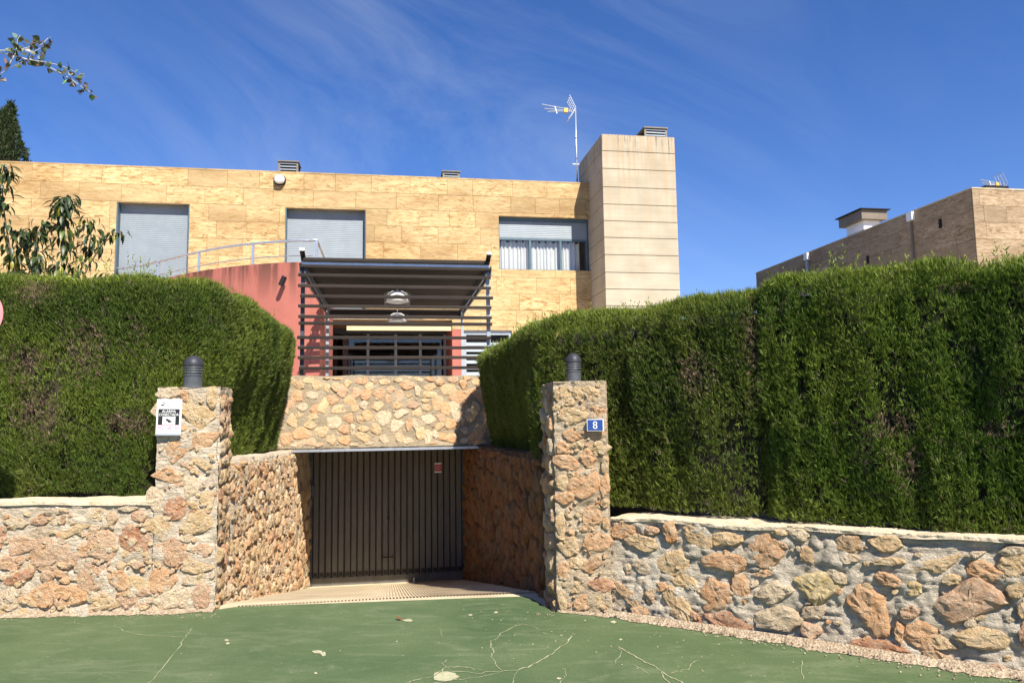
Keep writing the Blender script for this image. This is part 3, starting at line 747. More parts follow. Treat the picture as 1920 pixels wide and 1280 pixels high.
def low_walls():
    # ---- left low wall
    rng = np.random.default_rng(21)
    O = on_level(-1150, 1186); E = FL_L - Vector((.005, 0, 0)); O.z = 0
    U = (E - O); L = U.length; U.normalize(); N = Vector((U.y, -U.x, 0))
    top = on_plane(150, 941, O, N).z
    t = thing('boundary_wall', 'low rubble wall with pink and red stones below the left hedge', 'wall', ((O + E) / 2).to_tuple())
    mortar_face(O, U, Z, N, L, lambda u: -.02, lambda u: top, 0, t, M['mortar_light'], .020, .016)
    mortar_face(O + N * .016, U, Z, N, L, lambda u: top - .028, lambda u: top + .012, .36, t, M['coping'], .010, .018, .016, 'coping')
    chips(230, L - 1.8, L, lambda u: 0.0, lambda u: top - .03, (.02, .06), .016, O, U, Z, N, t, rng)
    core_prism([O - N * .06, E - N * .06, E - N * .42, O - N * .42], -.1, top - .04, t, M['mortar_warm'])
    lst = [(5, 360, 70, 120, 0, 'R'), (150, 395, 170, 120, -25, 'P'), (345, 475, 310, 170, 5, 'P'), (95, 268, 120, 55, 0, 'W'), (255, 255, 140, 50, -8, 'P'), (480, 310, 250, 100, -5, 'Y'),
           (668, 425, 190, 175, 12, 'P'), (848, 378, 200, 150, 22, 'R'), (706, 245, 70, 75, 0, 'B'), (870, 230, 85, 60, 0, 'P'), (60, 525, 120, 80, 0, 'P'), (110, 615, 180, 70, -20, 'R'), (245, 720, 185, 185, 20, 'O'),
           (452, 725, 210, 115, 0, 'O'), (410, 635, 65, 50, 0, 'O'), (570, 625, 170, 140, 20, 'P'), (650, 768, 170, 85, 0, 'Y'), (750, 630, 100, 130, -20, 'O'), (862, 540, 110, 50, 0, 'P'), (850, 655, 150, 80, 10, 'Y'),
           (55, 750, 130, 120, 0, 'W'), (820, 752, 150, 80, 0, 'P'), (600, 205, 100, 45, 0, 'W'), (800, 180, 110, 45, 0, 'W'), (340, 205, 150, 30, -6, 'G'), (250, 330, 120, 70, -10, 'G'), (400, 385, 90, 40, 0, 'G'), (905, 700, 90, 70, 0, 'P'),
           (300, 600, 90, 60, 0, 'P'), (500, 560, 60, 50, 0, 'G'), (130, 500, 60, 50, 0, 'P'), (660, 560, 70, 40, 20, 'P'),(560,520,60,60,0,'G'),(760,540,60,40,0,'Y'),(905,790,90,40,0,'P')]
    photo_stones(lst, 0, 900, 3.369, O, U, Z, N, t, rng, .016, 20, 1.30)
    off = L - (on_plane(0, 1100, O, N) - O).dot(U)
    fill_stones([(0, .02), (L - off - .1, .02), (L - off - .1, top - .08), (0, top - .08)], .26, .2, .04, .03, O, U, Z, N, t, WARM, rng)
    # ---- right low wall, coming towards the street
    O = FR_R + Vector((.0, .10, 0)); D = Vector((2.95 - .79, 4.30 - 6.0, 0)).normalized()
    g = on_level(1866, 1262); D = (g - O); D.z = 0; D.normalize()
    U = D; N = Vector((U.y, -U.x, 0)); L = 4.6
    def tp(x, y): return on_plane(x, y, O, N)
    z_a = tp(1150, 974).z; p_b = tp(1915, 1012); u_b = (p_b - O).dot(U); z_b = p_b.z
    hf = lambda u: z_a + (z_b - z_a) * u / u_b
    t = thing('boundary_wall', 'low rubble wall in thick grey mortar below the right hedge', 'wall', (O + U * 1.2).to_tuple())
    mortar_face(O, U, Z, N, L, lambda u: -.02, hf, 0, t, M['mortar_grey'], .022, .014, .012, lump=5)
    mortar_face(O + N * .018, U, Z, N, L, lambda u: hf(u) - .016, lambda u: hf(u) + .012, .42, t, M['coping'], .012, .016, .012, 'coping')
    chips(90, 0.05, 3.2, lambda u: 0.0, hf, (.015, .045), .010, O, U, Z, N, t, rng, 'YOWGGWY')
    core_prism([O - N * .08, O + U * L - N * .08, O + U * L - N * .45, O - N * .45], -.1, min(z_a, z_b) - .05, t, M['mortar_grey'])
    A = [(165, 260, 120, 110, 0, 'O'), (285, 345, 190, 90, 15, 'Y'), (365, 265, 90, 60, 0, 'P'), (485, 275, 75, 120, 0, 'O'), (650, 310, 200, 115, 35, 'Y'), (860, 320, 210, 80, 0, 'Y'), (1110, 390, 190, 200, 15, 'O'),
         (1215, 275, 110, 40, 0, 'Y'), (1345, 290, 130, 60, 0, 'W'), (865, 470, 230, 115, 5, 'O'), (520, 490, 190, 170, 0, 'Y'), (570, 590, 190, 110, 15, 'Y'), (300, 510, 130, 90, 20, 'G'), (210, 690, 120, 230, -28, 'B'),
         (430, 640, 70, 50, 0, 'O'), (555, 770, 130, 230, -32, 'Y'), (795, 690, 190, 165, 10, 'O'), (945, 650, 105, 165, 0, 'O'), (1105, 550, 115, 50, 0, 'O'), (1185, 700, 260, 140, 0, 'W'), (1180, 850, 270, 160, 10, 'W'),
         (870, 890, 280, 140, 8, 'R'), (1420, 925, 140, 90, 10, 'P'), (1420, 810, 160, 90, 0, 'G'), (350, 690, 60, 80, 0, 'B'), (1335, 1005, 110, 40, 10, 'Y'), (280, 800, 120, 60, 30, 'O'), (660, 850, 60, 90, -30, 'R'), (1060, 1000, 180, 50, 8, 'W')]
    photo_stones(A, 1120, 920, 3.555, O, U, Z, N, t, rng, .020, 26, 1.34)
    B = [(320, 350, 160, 105, 15, 'B'), (575, 350, 180, 90, 0, 'Y'), (40, 430, 105, 110, 0, 'B'), (335, 450, 130, 60, 0, 'W'), (860, 500, 300, 100, -18, 'Y'), (560, 470, 200, 50, 0, 'Y'), (1230, 530, 205, 115, 18, 'O'), (1440, 490, 180, 130, 0, 'Y'),
         (590, 590, 180, 70, 28, 'O'), (755, 650, 110, 85, 20, 'L'), (470, 760, 190, 300, -28, 'O'), (730, 810, 140, 75, 0, 'P'), (1090, 740, 400, 260, 5, 'P'), (110, 640, 270, 200, 15, 'L'), (510, 1045, 320, 120, 8, 'R'), (668, 950, 60, 120, -10, 'O'),
         (830, 970, 220, 180, 38, 'O'), (960, 1020, 150, 90, 10, 'Y'), (1225, 980, 300, 150, 8, 'Y'), (1440, 660, 110, 110, 0, 'Y'), (1500, 960, 70, 150, 0, 'R'), (1490, 790, 80, 110, 0, 'Y'), (250, 570, 120, 60, 30, 'W'), (1350, 1180, 180, 60, 12, 'P'), (880, 1090, 130, 60, 12, 'B'), (1010, 590, 120, 60, 0, 'Y'), (1420, 400, 160, 60, 0, 'W'), (1180, 420, 120, 40, -10, 'W')]
    photo_stones(B, 1500, 920, 3.555, O, U, Z, N, t, rng, .022, 26, 1.34)
    fill_stones([(u_b + .15, .04), (L - .03, .04), (L - .03, z_b - .1), (u_b + .15, z_b - .1)], .3, .24, .06, .04, O, U, Z, N, t, WARM, rng)
    return O, U, N
WR_O, WR_U, WR_N = low_walls()

PIL_L_TOP = on_plane(345, 725, FL_L, Vector((0, -1, 0))).z
PIL_R_TOP = on_plane(1085, 716, FL_R, Vector((0, -1, 0))).z
def pillars():
    rng = np.random.default_rng(5)
    dep = .46
    # left
    t = thing('gate_pillar', 'rubble stone gate pillar carrying the white alarm notice', 'pillar', ((FL_L + FR_L) / 2).to_tuple())
    U = (FR_L - FL_L); L = U.length; U.normalize(); N = Vector((U.y, -U.x, 0)); top = PIL_L_TOP
    BK = E2 * dep
    mortar_face(FL_L, U, Z, N, L, lambda u: -.02, lambda u: top, 0, t, M['mortar_light'], .016, .014, .008)
    mortar_face(FR_L, BK.normalized(), Z, E1.copy(), dep, lambda u: -.3, lambda u: top, 0, t, M['mortar_warm'], .014, .025, .01, 'side_mortar')
    core_prism([FL_L - N * .03, FR_L - N * .03 - U * .03, FR_L + BK - U * .03, FL_L + BK], -.3, top - .006, t, M['mortar_warm'])
    mortar_face(FL_L + Z * top, U, E2, Z, L, lambda u: 0, lambda u: dep, 0, t, M['coping'], .010, .03, .0, 'coping')
    ls = [(145, 235, 110, 45, 0, 'W'), (213, 248, 35, 50, 0, 'O'), (262, 262, 90, 55, 0, 'W'), (335, 255, 45, 80, 0, 'Y'), (278, 345, 160, 120, 0, 'Y'), (168, 505, 110, 110, 0, 'O'), (300, 458, 120, 80, -10, 'O'),
          (125, 628, 120, 75, -8, 'O'), (242, 672, 75, 90, 20, 'W'), (75, 735, 60, 95, 0, 'W'), (168, 758, 105, 88, 0, 'R'), (102, 860, 110, 85, 0, 'Y'), (265, 838, 150, 105, -15, 'Y'), (315, 735, 60, 70, 0, 'Y'), (155, 975, 150, 110, 15, 'P'),
          (255, 1040, 140, 65, -5, 'Y'), (100, 1100, 110, 105, 0, 'O'), (300, 962, 80, 60, 0, 'P'), (160, 1185, 170, 75, -18, 'W'), (288, 1168, 70, 95, 0, 'P'), (240, 580, 45, 30, 20, 'O'), (285, 560, 90, 60, 0, 'Y'), (265, 1100, 100, 40, -10, 'W'), (120, 330, 90, 90, 0, 'W'), (215, 905, 80, 35, 0, 'W')]
    photo_stones(ls, 260, 640, 2.461, FL_L, U, Z, N, t, rng, .014, 20, 1.36)
    chips(130, .03, L - .03, lambda u: 0., lambda u: top, (.015, .045), .014, FL_L, U, Z, N, t, rng)
    fill_stones([(.02, -.25), (dep - .02, -.25), (dep - .02, top - .04), (.02, top - .04)], 0.13, .13, .02, .024, FR_L, E2, Z, E1, t, RAMPP, rng, rough=.12)
    # right
    t = thing('gate_pillar', 'rubble stone gate pillar carrying the blue number plate', 'pillar', ((FL_R + FR_R) / 2).to_tuple())
    U = (FR_R - FL_R); L = U.length; U.normalize(); N = Vector((U.y, -U.x, 0)); top = PIL_R_TOP
    mortar_face(FL_R, U, Z, N, L, lambda u: -.02, lambda u: top, 0, t, M['mortar_warm'], .014, .014, .008)
    mortar_face(FL_R + E2 * dep, -E2, Z, -E1, dep, lambda u: -.3, lambda u: top, 0, t, M['mortar_tan'], .012, .025, .01, 'side_mortar')
    core_prism([FL_R - N * .03 + U * .03, FR_R - N * .03, FR_R + E2 * dep, FL_R + E2 * dep + U * .03], -.3, top - .006, t, M['mortar_warm'])
    mortar_face(FL_R + Z * top, U, E2, Z, L, lambda u: 0, lambda u: dep, 0, t, M['coping'], .010, .03, .0, 'coping')
    ls = [(412, 280, 75, 60, 0, 'Y'), (478, 277, 45, 58, 0, 'Y'), (545, 288, 80, 80, -20, 'Y'), (450, 318, 45, 32, 0, 'Y'), (455, 382, 155, 70, 0, 'Y'), (575, 355, 55, 45, 0, 'O'), (453, 465, 105, 60, 0, 'O'), (552, 458, 90, 45, 0, 'O'),
          (485, 507, 75, 50, -40, 'Y'), (568, 516, 90, 62, 0, 'Y'), (528, 567, 72, 75, 0, 'O'), (418, 520, 60, 50, 0, 'O'), (430, 583, 95, 70, 0, 'O'), (413, 675, 60, 75, 0, 'Y'), (513, 682, 112, 105, 0, 'O'), (600, 680, 35, 90, 0, 'O'),
          (425, 745, 85, 62, 0, 'O'), (545, 817, 90, 122, 10, 'O'), (603, 765, 32, 40, 0, 'Y'), (405, 865, 40, 110, 0, 'Y'), (560, 937, 138, 100, 0, 'O'), (440, 962, 95, 80, 0, 'Y'), (545, 1045, 100, 90, 0, 'O'), (420, 1068, 50, 70, 0, 'O'),
          (582, 1130, 105, 62, 0, 'R'), (490, 1138, 60, 50, 0, 'Y'), (502, 1203, 72, 62, 0, 'O'), (590, 1198, 85, 62, 0, 'Y'), (418, 1200, 50, 100, 0, 'Y'), (470, 1035, 60, 50, 0, 'Y'), (600, 590, 30, 70, 0, 'Y'), (520, 630, 70, 30, -10, 'W'),(605,860,26,60,0,'Y')]
    photo_stones(ls, 880, 620, 2.372, FL_R, U, Z, N, t, rng, .013)
    chips(130, .03, L - .03, lambda u: 0., lambda u: top, (.012, .04), .012, FL_R, U, Z, N, t, rng, 'YYOYWO')
    fill_stones([(.02, -.25), (dep - .02, -.25), (dep - .02, top - .04), (.02, top - .04)], .16, .17, .025, .03, FL_R + E2 * dep, -E2, Z, -E1, t, RAMPP, rng, rough=.1)
pillars()

# ---- walls along the sunken drive
RL0 = FR_L + E2 * .46; RL0.z = 0
RR0 = FL_R + E2 * .46; RR0.z = 0
def ramp_walls():
    rng = np.random.default_rng(9)
    for side in (0, 1):
        if side == 0:
            O = RL0.copy(); E = DL + E2 * .05; U = (E - O); U.z = 0; L = U.length; U.normalize(); N = Vector((U.y, -U.x, 0))
            t = thing('ramp_wall', 'sunlit rough rubble wall on the left of the sunken drive', 'wall', O.to_tuple())
            za, zb = on_plane(420, 866, O, N).z, on_plane(545, 848, O, N).z
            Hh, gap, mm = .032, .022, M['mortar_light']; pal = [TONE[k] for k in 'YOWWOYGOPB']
        else:
            O = DR + E2 * .05; E = RR0.copy(); U = (E - O); U.z = 0; L = U.length; U.normalize(); N = Vector((U.y, -U.x, 0))
            t = thing('ramp_wall', 'shaded brown rubble wall on the right of the sunken drive', 'wall', E.to_tuple())
            za, zb = on_plane(900, 838, O, N).z, on_plane(1018, 850, O, N).z
            Hh, gap, mm = .036, .020, M['mortar_brown_shade']; pal = [tuple(c * f for c, f in zip(TONE[k], (.36, .285, .21))) + (0.16,) for k in 'OBRBPOOG']  # brown stone tones cut darker still, putting the wall's shade into the colour
        lint = (ab(O)[1])
        def foot(u): return ramp_z(O + U * u) - .06
        if side == 0: hd = lambda u: za + (zb - za) * min(1, u / (L * .7))
        else: hd = lambda u: za + (zb - za) * max(0, (u - L * .27) / (L * .73))
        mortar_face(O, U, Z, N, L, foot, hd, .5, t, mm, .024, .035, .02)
        core_prism([O - N * .06, E - N * .06, E - N * .55, O - N * .55], -1.6, min(za, zb) - .05, t, mm)
        reg = [(0.02, foot(0.02) + .04), (L, foot(L) + .04), (L, hd(L) - .05), (0.02, hd(0) - .05)]
        if side == 0:
            k = L * .70
            r1 = [(0.02, foot(0.02) + .04), (k, foot(k) + .04), (k, hd(k) - .05), (0.02, hd(0) - .05)]; r2 = [(k + .01, foot(k) + .04), (L, foot(L) + .04), (L, hd(L) - .05), (k + .01, hd(k) - .05)]
            fill_stones(r1, .205, .17, gap, Hh, O, U, Z, N, t, pal, rng, n=14, rough=.13, minsize=.03, cap=245)
            fill_stones(r2, .30, .25, gap, Hh, O, U, Z, N, t, pal, rng, n=14, rough=.10, cap=50)
            chips(1000, .05, k, foot, hd, (.02, .075), .024, O, U, Z, N, t, rng, 'YWOGWOYB', aspect=(.5, 1.1))
        else:
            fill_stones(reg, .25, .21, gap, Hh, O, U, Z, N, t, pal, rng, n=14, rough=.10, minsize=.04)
ramp_walls()

def retaining():
    rng = np.random.default_rng(31)
    t = thing('retaining_wall', 'rubble retaining wall with pale rounded stones above the garage opening', 'wall', H(-1.5, B_LINTEL, Z_LINTEL).to_tuple())
    a0, a1 = -4.0, 1.6
    O = H(a0, B_LINTEL, Z_LINTEL + .055); Tp = H(a0, B_LINTEL + .32, Z_TERR)
    Vv = (Tp - O); Hh = Vv.length; Vv.normalize(); N = E1.cross(Vv); L = a1 - a0
    hf = lambda u: Hh
    mortar_face(O, E1, Vv, N, L, lambda u: 0.0, hf, .3, t, M['mortar_tan'], .012, .03, .018)
    mb = MB(); mb.hbox(a0, a1, B_LINTEL + .40, B_LINTEL + .75, Z_LINTEL + .05, Z_TERR - .06); mb.build('core', M['mortar_tan'], t)
    fill_stones([(.02, .02), (L, .02), (L, Hh - .015), (.02, Hh - .015)], 0.20, .165, .030, .017, O, E1, Vv, N, t, [TONE[k] for k in 'YYWYOWPO'], rng, n=18, rough=.06, cap=290, jit=.6, free=True)
    chips(150, .05, L - .05, lambda u: 0.0, hf, (.012, .035), .010, O, E1, Vv, N, t, rng)
    # steel lintel and the slab over the recess
    al, _ = on_b(543, 846, B_LINTEL); ar, _ = on_b(902, 840, B_LINTEL)
    mb = MB(); mb.hbox(al, ar, B_LINTEL - .05, B_LINTEL + .02, Z_LINTEL, Z_LINTEL + .035); mb.build('lintel', M['steel'], t)
    mb = MB(); mb.hbox(a0 + .3, a1 - .3, B_LINTEL + .02, B_DOOR + .6, Z_LINTEL + .01, Z_LINTEL + .10); mb.build('ceiling_slab', M['mortar_tan'], t)
retaining()

# =================================================================== GARAGE DOOR, GRATE
def garage():
    t = thing('garage_door', 'dull grey ribbed up-and-over garage door at the foot of the drive', 'garage door', H((a_dl + a_dr) / 2, B_DOOR, Z_LOW).to_tuple())
    z0, z1 = Z_LOW + .05, Z_LINTEL + .0
    mb = MB(); mb.hbox(a_dl + .02, a_dr - .02, B_DOOR + .03, B_DOOR + .05, z0, z1); mb.build('back_sheet', M['doordark'], t)
    n = 24; w = (a_dr - a_dl - .10) / n
    for k in range(n):
        mb = MB(); x0 = a_dl + .05 + k * w
        c = .012
        # a pressed rib: raised face with sloping sides
        vs = []
        for z in (z0, z1):
            vs += [H(x0 + .004, B_DOOR + .028, z), H(x0 + .004 + c, B_DOOR, z), H(x0 + w - .004 - c, B_DOOR, z), H(x0 + w - .004, B_DOOR + .028, z)]
        mb.add(vs, [(0, 1, 5, 4), (1, 2, 6, 5), (2, 3, 7, 6), (4, 5, 6, 7), (3, 2, 1, 0)])
        mb.build('door_panel', M['doorpaint'], t)
        mb = MB(); mb.hbox(x0 + .02, x0 + w - .02, B_DOOR - .004, B_DOOR - .001, z0 + .12, z0 + .185); mb.build('vent_patch', M['doordark'], t)
    mb = MB()
    mb.hbox(a_dl - .02, a_dl + .05, B_DOOR - .03, B_DOOR + .05, Z_LOW, z1); mb.hbox(a_dr - .05, a_dr + .02, B_DOOR - .03, B_DOOR + .05, Z_LOW, z1)
    mb.build('door_frame', M['darksteel'], t)
    mb = MB(); mb.hbox(a_dl + .052, a_dr - .052, B_DOOR - .012, B_DOOR - .0045, z0 - .03, z0 + .10); mb.build('bottom_rail', M['doorpaint'], t)
    a, z = on_b(727, 1043, B_DOOR)
    mb = MB(); mb.tube([H(a - .09, B_DOOR - .003, z), H(a - .085, B_DOOR - .045, z), H(a + .085, B_DOOR - .045, z), H(a + .09, B_DOOR - .003, z)], .009, 6); mb.build('handle', M['black'], t)
    a, z = on_b(728, 971, B_DOOR)
    mb = MB(); mb.tube([H(a, B_DOOR + .0, z), H(a, B_DOOR - .02, z)], .022, 10); mb.build('lock', M['black'], t)
    a, z = on_b(587, 920, B_DOOR - .05)
    mb = MB(); mb.hbox(a - .02, a + .03, B_DOOR - .07, B_DOOR - .031, z - .1, z + .1); mb.build('hinge_plate', M['lampgrey'], t)
    a0, z0_ = on_b(815, 886, B_DOOR - .01); a1, z1_ = on_b(828, 867, B_DOOR - .01)
    mb = MB(); mb.hbox(a0, a1, B_DOOR - .006, B_DOOR - .002, z0_, z1_)
    s = mb.build('sticker', M['signwhite'], t, label='small red and white sticker high on the right of the door')
    hh = z1_ - z0_
    mb = MB(); mb.hbox(a0 + .002, a1 - .002, B_DOOR - .009, B_DOOR - .0062, z0_ + hh * .16, z1_ - hh * .16); mb.build('red_band', M['redlabel'], s)
    mb = MB()
    for f in (.3, .48, .66): mb.hbox(a0 + .012, a1 - .015, B_DOOR - .0105, B_DOOR - .0092, z0_ + hh * f, z0_ + hh * (f + .05))
    mb.build('print_lines', M['pink'], s)
    # drain grate
    t = thing('drain_grate', 'pale slotted drain channel across the foot of the ramp', 'drain', H((a_dl + a_dr) / 2, B_DOOR - .6, Z_LOW).to_tuple())
    zz = Z_LOW * .985 + .022; bA, bB = B_DOOR - .66, B_DOOR - .44
    mb = MB()
    x = a_dl + .06; k = 0
    while x < a_dr - .06:
        if k % 34 != 33: mb.hbox(x, x + .048, bA + .024, bB - .024, zz - .03, zz)
        x += .095; k += 1
    o = mb.build('grate_bars', M['coping'], t); o['kind'] = 'stuff'
    mb = MB(); mb.hbox(a_dl + .02, a_dr - .02, bA, bA + .024, zz - .05, zz + .002); mb.hbox(a_dl + .02, a_dr - .02, bB - .024, bB, zz - .05, zz + .002); mb.build('channel_edge', M['coping'], t)
    mb = MB(); mb.hbox(a_dl + .02, a_dr - .02, bA + .024, bB - .024, zz - .07, zz - .055); mb.build('channel_bed', M['black'], t)
    a, z = on_b(777, 1092, B_DOOR - .3)
    mb = MB(); mb.lathe(H(a, B_DOOR - .3, Z_LOW * .985), [(.0, 0), (.03, 0), (.026, .05), (.012, .06), (.012, .09), (.022, .10), (.018, .125), (0, .13)], 10)
    tag(mb.build('door_stop', M['steel'], smooth=True), 'tiny pale metal door stop standing by the garage door', 'door stop')
garage()

# =================================================================== HOUSE
B0 = 18.75
def sub(r, h):
    a0, a1, z0, z1 = r; c0, c1, y0, y1 = h
    if c1 <= a0 or c0 >= a1 or y1 <= z0 or y0 >= z1: return [r]
    out = []
    if y0 > z0: out.append((a0, a1, z0, y0))
    if y1 < z1: out.append((a0, a1, y1, z1))
    lo, hi = max(z0, y0), min(z1, y1)
    if c0 > a0: out.append((a0, c0, lo, hi))
    if c1 < a1: out.append((c1, a1, lo, hi))
    return out
def subs(r, holes):
    L = [r]
    for h in holes: L = [q for p in L for q in sub(p, h)]
    return [q for q in L if q[1] - q[0] > .004 and q[3] - q[2] > .004]
def shutter_mesh(mb, a0, a1, b, z0, z1, pitch=.048):
    z = z1; k = 0
    vs = []; n = 0
    pts = []
    while z > z0 + .004:
        h = min(pitch, z - z0)
        pts += [(b + .002, z), (b - .002, z - h * .25), (b - .002, z - h * .8), (b + .001, z - h * .97), (b + .005, z - h)]
        z -= h
    for bb, zz in pts: vs += [H(a0, bb, zz), H(a1, bb, zz)]
    mb.add(vs, [(2 * i, 2 * i + 2, 2 * i + 3, 2 * i + 1) for i in range(len(pts) - 1)])

def panels(parent, rows, a_start, a_end, holes, mat, wr, rng, place, thick=.03, cap=290):
    cnt = 0
    for z1, z0 in rows:
        a = a_start - rng.uniform(0, .8)
        while a < a_end:
            w = rng.uniform(*wr)
            r = (max(a, a_start) + .003, min(a + w, a_end) - .003, z0 + .0035, z1 - .0035)
            a += w
            if r[1] - r[0] < .05 or cnt >= cap: continue
            L = subs(r, holes)
            if not L: continue
            mb = MB(); pr = rng.uniform(-.004, .004)
            for q in L: place(mb, *q, pr, thick)
            mb.build('stone_panel', mat, parent); cnt += 1
    return cnt

TW = {}
def house():
    rng = np.random.default_rng(3)
    zr = np.mean([on_b(500, 321, B0)[1], on_b(960, 338.5, B0)[1]])
    aL = on_b(-420, 330, B0)[0]
    BT = 17.45
    at0, _ = on_b(1129, 300, BT); at1, _ = on_b(1266, 300, BT)
    zt = on_b(1196, 254.5, BT)[1]
    aR = at0 + .2
    zb = 2.05
    t = thing('house', 'two-storey modern house clad in honey travertine with grey roller shutters', 'house', H(-2, B0 + 2, 0).to_tuple())
    R = lambda x0, y0, x1, y1: (on_b(x0, y0, B0)[0], on_b(x1, y1, B0)[0], on_b(x1, y1, B0)[1], on_b(x0, y0, B0)[1])
    w1 = R(219, 378.5, 352, 520); w2 = R(535, 389, 686, 500); w3 = R(935, 404.5, 1118, 508)
    w1 = (w1[0], w1[1], 4.3, w1[3]); w2 = (w2[0], w2[1], 4.3, w2[3]); w3 = (w3[0], at0 + .25, w3[2], w3[3])
    # ground floor: recessed opening between red piers, and a window with louvred blind on the right
    pj = on_b(868, 640, B0)[0]; pk = on_b(848, 640, B0)[0]; ol = on_b(612, 640, B0)[0]
    z_op = on_b(730, 599, B0)[1]
    op = (ol, pk, zb - .3, z_op)
    w4 = (pj + .02, on_b(960, 640, B0)[0], on_b(900, 704, B0)[1] - .3, on_b(900, 619, B0)[1])
    holes = [w1, w2, w3, op, w4]
    z_red = on_b(860, 617, B0)[1]
    mb = MB()
    for q in subs((aL, aR, 0, zr - .03), holes): mb.hbox(q[0], q[1], B0 + .031, B0 + .30, q[2], q[3])
    mb.build('wall', M['mortar_tan'], t)
    ch = .425
    rows = [(zr - .02 - k * ch, zr - .02 - (k + 1) * ch) for k in range(8)]
    place = lambda m, a0, a1, z0, z1, pr, th: m.hbox(a0, a1, B0 + pr, B0 + th, z0, z1)
    redz = (-1e9, pj + .02, -1, z_red)
    n1_ = panels(t, rows, aL + 2.2, aR, holes, M['travertine'], (.62, 1.08), rng, place, cap=225)
    rows2 = [(zr - .02 - k * ch, zr - .02 - (k + 1) * ch) for k in range(8, 11)]
    al2 = on_b(790, 560, B0)[0]
    panels(t, rows2, al2, aR, holes + [redz], M['travertine'], (.62, 1.08), rng, place, cap=60)
    # red render below, left and right of the opening
    mb = MB()
    for q in subs((aL, pj + .02, 0, min(z_red, rows[-1][1] - .004)), [op, (al2 - 0.0, 99, z_red, 99)]): mb.hbox(q[0], q[1], B0 + .004, B0 + .03, q[2], q[3])
    mb.build('red_render', M['red'], t)
    # roof slab, parapet cap, far walls
    mb = MB(); mb.hbox(aL, aR, B0 + .31, B0 + 9, zr - .5, zr - .32); mb.build('roof', M['capbrown'], t)
    mb = MB(); mb.hbox(aL, aR - .01, B0 - .006, B0 + .31, zr - .022, zr + .012); mb.build('parapet_cap', M['travertine'], t)
    mb = MB(); mb.hbox(aL, aR, B0 + 8.8, B0 + 9.0, 0, zr - .33); mb.hbox(aL, aL + .2, B0 + .31, B0 + 8.8, 0, zr - .33); mb.build('rear_wall', M['mortar_tan'], t)
    # shuttered french windows
    for w in (w1, w2):
        a0, a1, z0, z1 = w; d = B0 + .20
        mb = MB()
        mb.hbox(a0 + .001, a0 + .03, B0 + .012, B0 + .22, z0, z1 - .002); mb.hbox(a1 - .03, a1 - .001, B0 + .012, B0 + .22, z0, z1 - .002)
        mb.hbox(a0 + .02, a1 - .02, B0 + .213, B0 + .24, z1 - .08, z1 - .003)
        f = mb.build('window', M['bluegrey'], t)
        mb = MB(); shutter_mesh(mb, a0 + .03, a1 - .03, d, z0, z1 - .002); mb.build('roller_shutter', M['shutter'], f)
    # wide window with half-drawn shutter and curtains
    a0, a1, z0, z1 = w3; bw = B0 + .18
    z_sh = on_b(1000, 447, bw)[1]; a_sh = on_b(1100, 430, bw)[0]
    zq = z0 + .035
    mb = MB()
    mb.hbox(a0 + .001, a1, bw - .05, bw + .06, z0 + .001, zq); mb.hbox(a0 + .001, a0 + .035, bw - .05, bw + .06, zq, z1 - .002); mb.hbox(a0 + .035, a1, bw - .05, bw + .06, z1 - .09, z1 - .002)
    mb.hbox(a0 + .035, a1, bw - .03, bw + .06, z_sh - .06, z_sh - .02)
    for x in (994, 1051, 1100):
        m_ = on_b(x, 480, bw)[0]; mb.hbox(m_ - .03, m_ + .03, bw - .025, bw + .05, zq, z_sh - .061)
    mb.hbox(a_sh, a1, bw - .02, bw + .05, z_sh - .019, z1 - .091)
    f = mb.build('window', M['bluegrey'], t, label='wide window with its shutter half drawn and white curtains')
    mb = MB(); shutter_mesh(mb, a0 + .036, a_sh - .01, bw - .02, z_sh - .015, z1 - .092); mb.build('roller_shutter', M['shutter'], f)
    mb = MB(); mb.hbox(a0 + .036, a1, bw + .015, bw + .021, zq, z_sh - .061); mb.build('pane', M['glass'], f)
    # curtains: pleated cloth
    xs = [(a0 + .05, on_b(1088, 480, bw)[0])]
    mb = MB(); ca, cb = xs[0]; N_ = 240; vs = []
    for i in range(N_ + 1):
        u = i / N_; a = ca + (cb - ca) * u
        ph = u * 2 * math.pi * 21 + 1.3 * math.sin(u * 23)
        off = .035 * math.sin(ph) * (0.75 + .25 * math.sin(u * 57)); drop = .01 * math.sin(ph * .5)
        hem = z_sh - .05 - (.05 * max(0, math.sin(ph * .5 + .7)))
        vs += [H(a, bw + .12 + off, zq - .02), H(a, bw + .12 + off * .7, hem)]
    mb.add(vs, [(2 * i, 2 * i + 2, 2 * i + 3, 2 * i + 1) for i in range(N_)])
    mb.build('curtain', M['curtain'], f, smooth=True)
    mb = MB(); mb.hbox(a0, a1 + .4, bw + .5, bw + .52, z0 - .3, z1 + .2); mb.hbox(a0, a1 + .4, bw + .16, bw + .5, z1 - .2, z1 + .1); mb.build('room_back', M['black'], t)
    # ground-floor window on the right
    a0, a1, z0, z1 = w4; bw = B0 + .12
    mb = MB(); mb.hbox(a0 + .001, a0 + .07, bw - .06, bw + .06, z0, z1 - .002); mb.hbox(a0 + .07, a1 - .001, bw - .06, bw + .06, z1 - .11, z1 - .002); mb.hbox(a1 - .07, a1 - .001, bw - .06, bw + .06, z0, z1 - .11)
    f = mb.build('window', M['jamb'], t, label='grey louvred window by the right pergola post')
    mb = MB(); zz = z1 - .30
    while zz > z0:
        mb.add([H(a0 + .07, bw + .03, zz), H(a1 - .07, bw + .03, zz), H(a1 - .07, bw - .03, zz - .09), H(a0 + .07, bw - .03, zz - .09)], [(0, 1, 2, 3)]); zz -= .15
    mb.build('louvre_blades', M['shutter'], f)
    mb = MB(); mb.hbox(a0 + .02, a1 - .02, bw + .07, bw + .09, z0, z1); mb.build('pane_backing', M['black'], f)
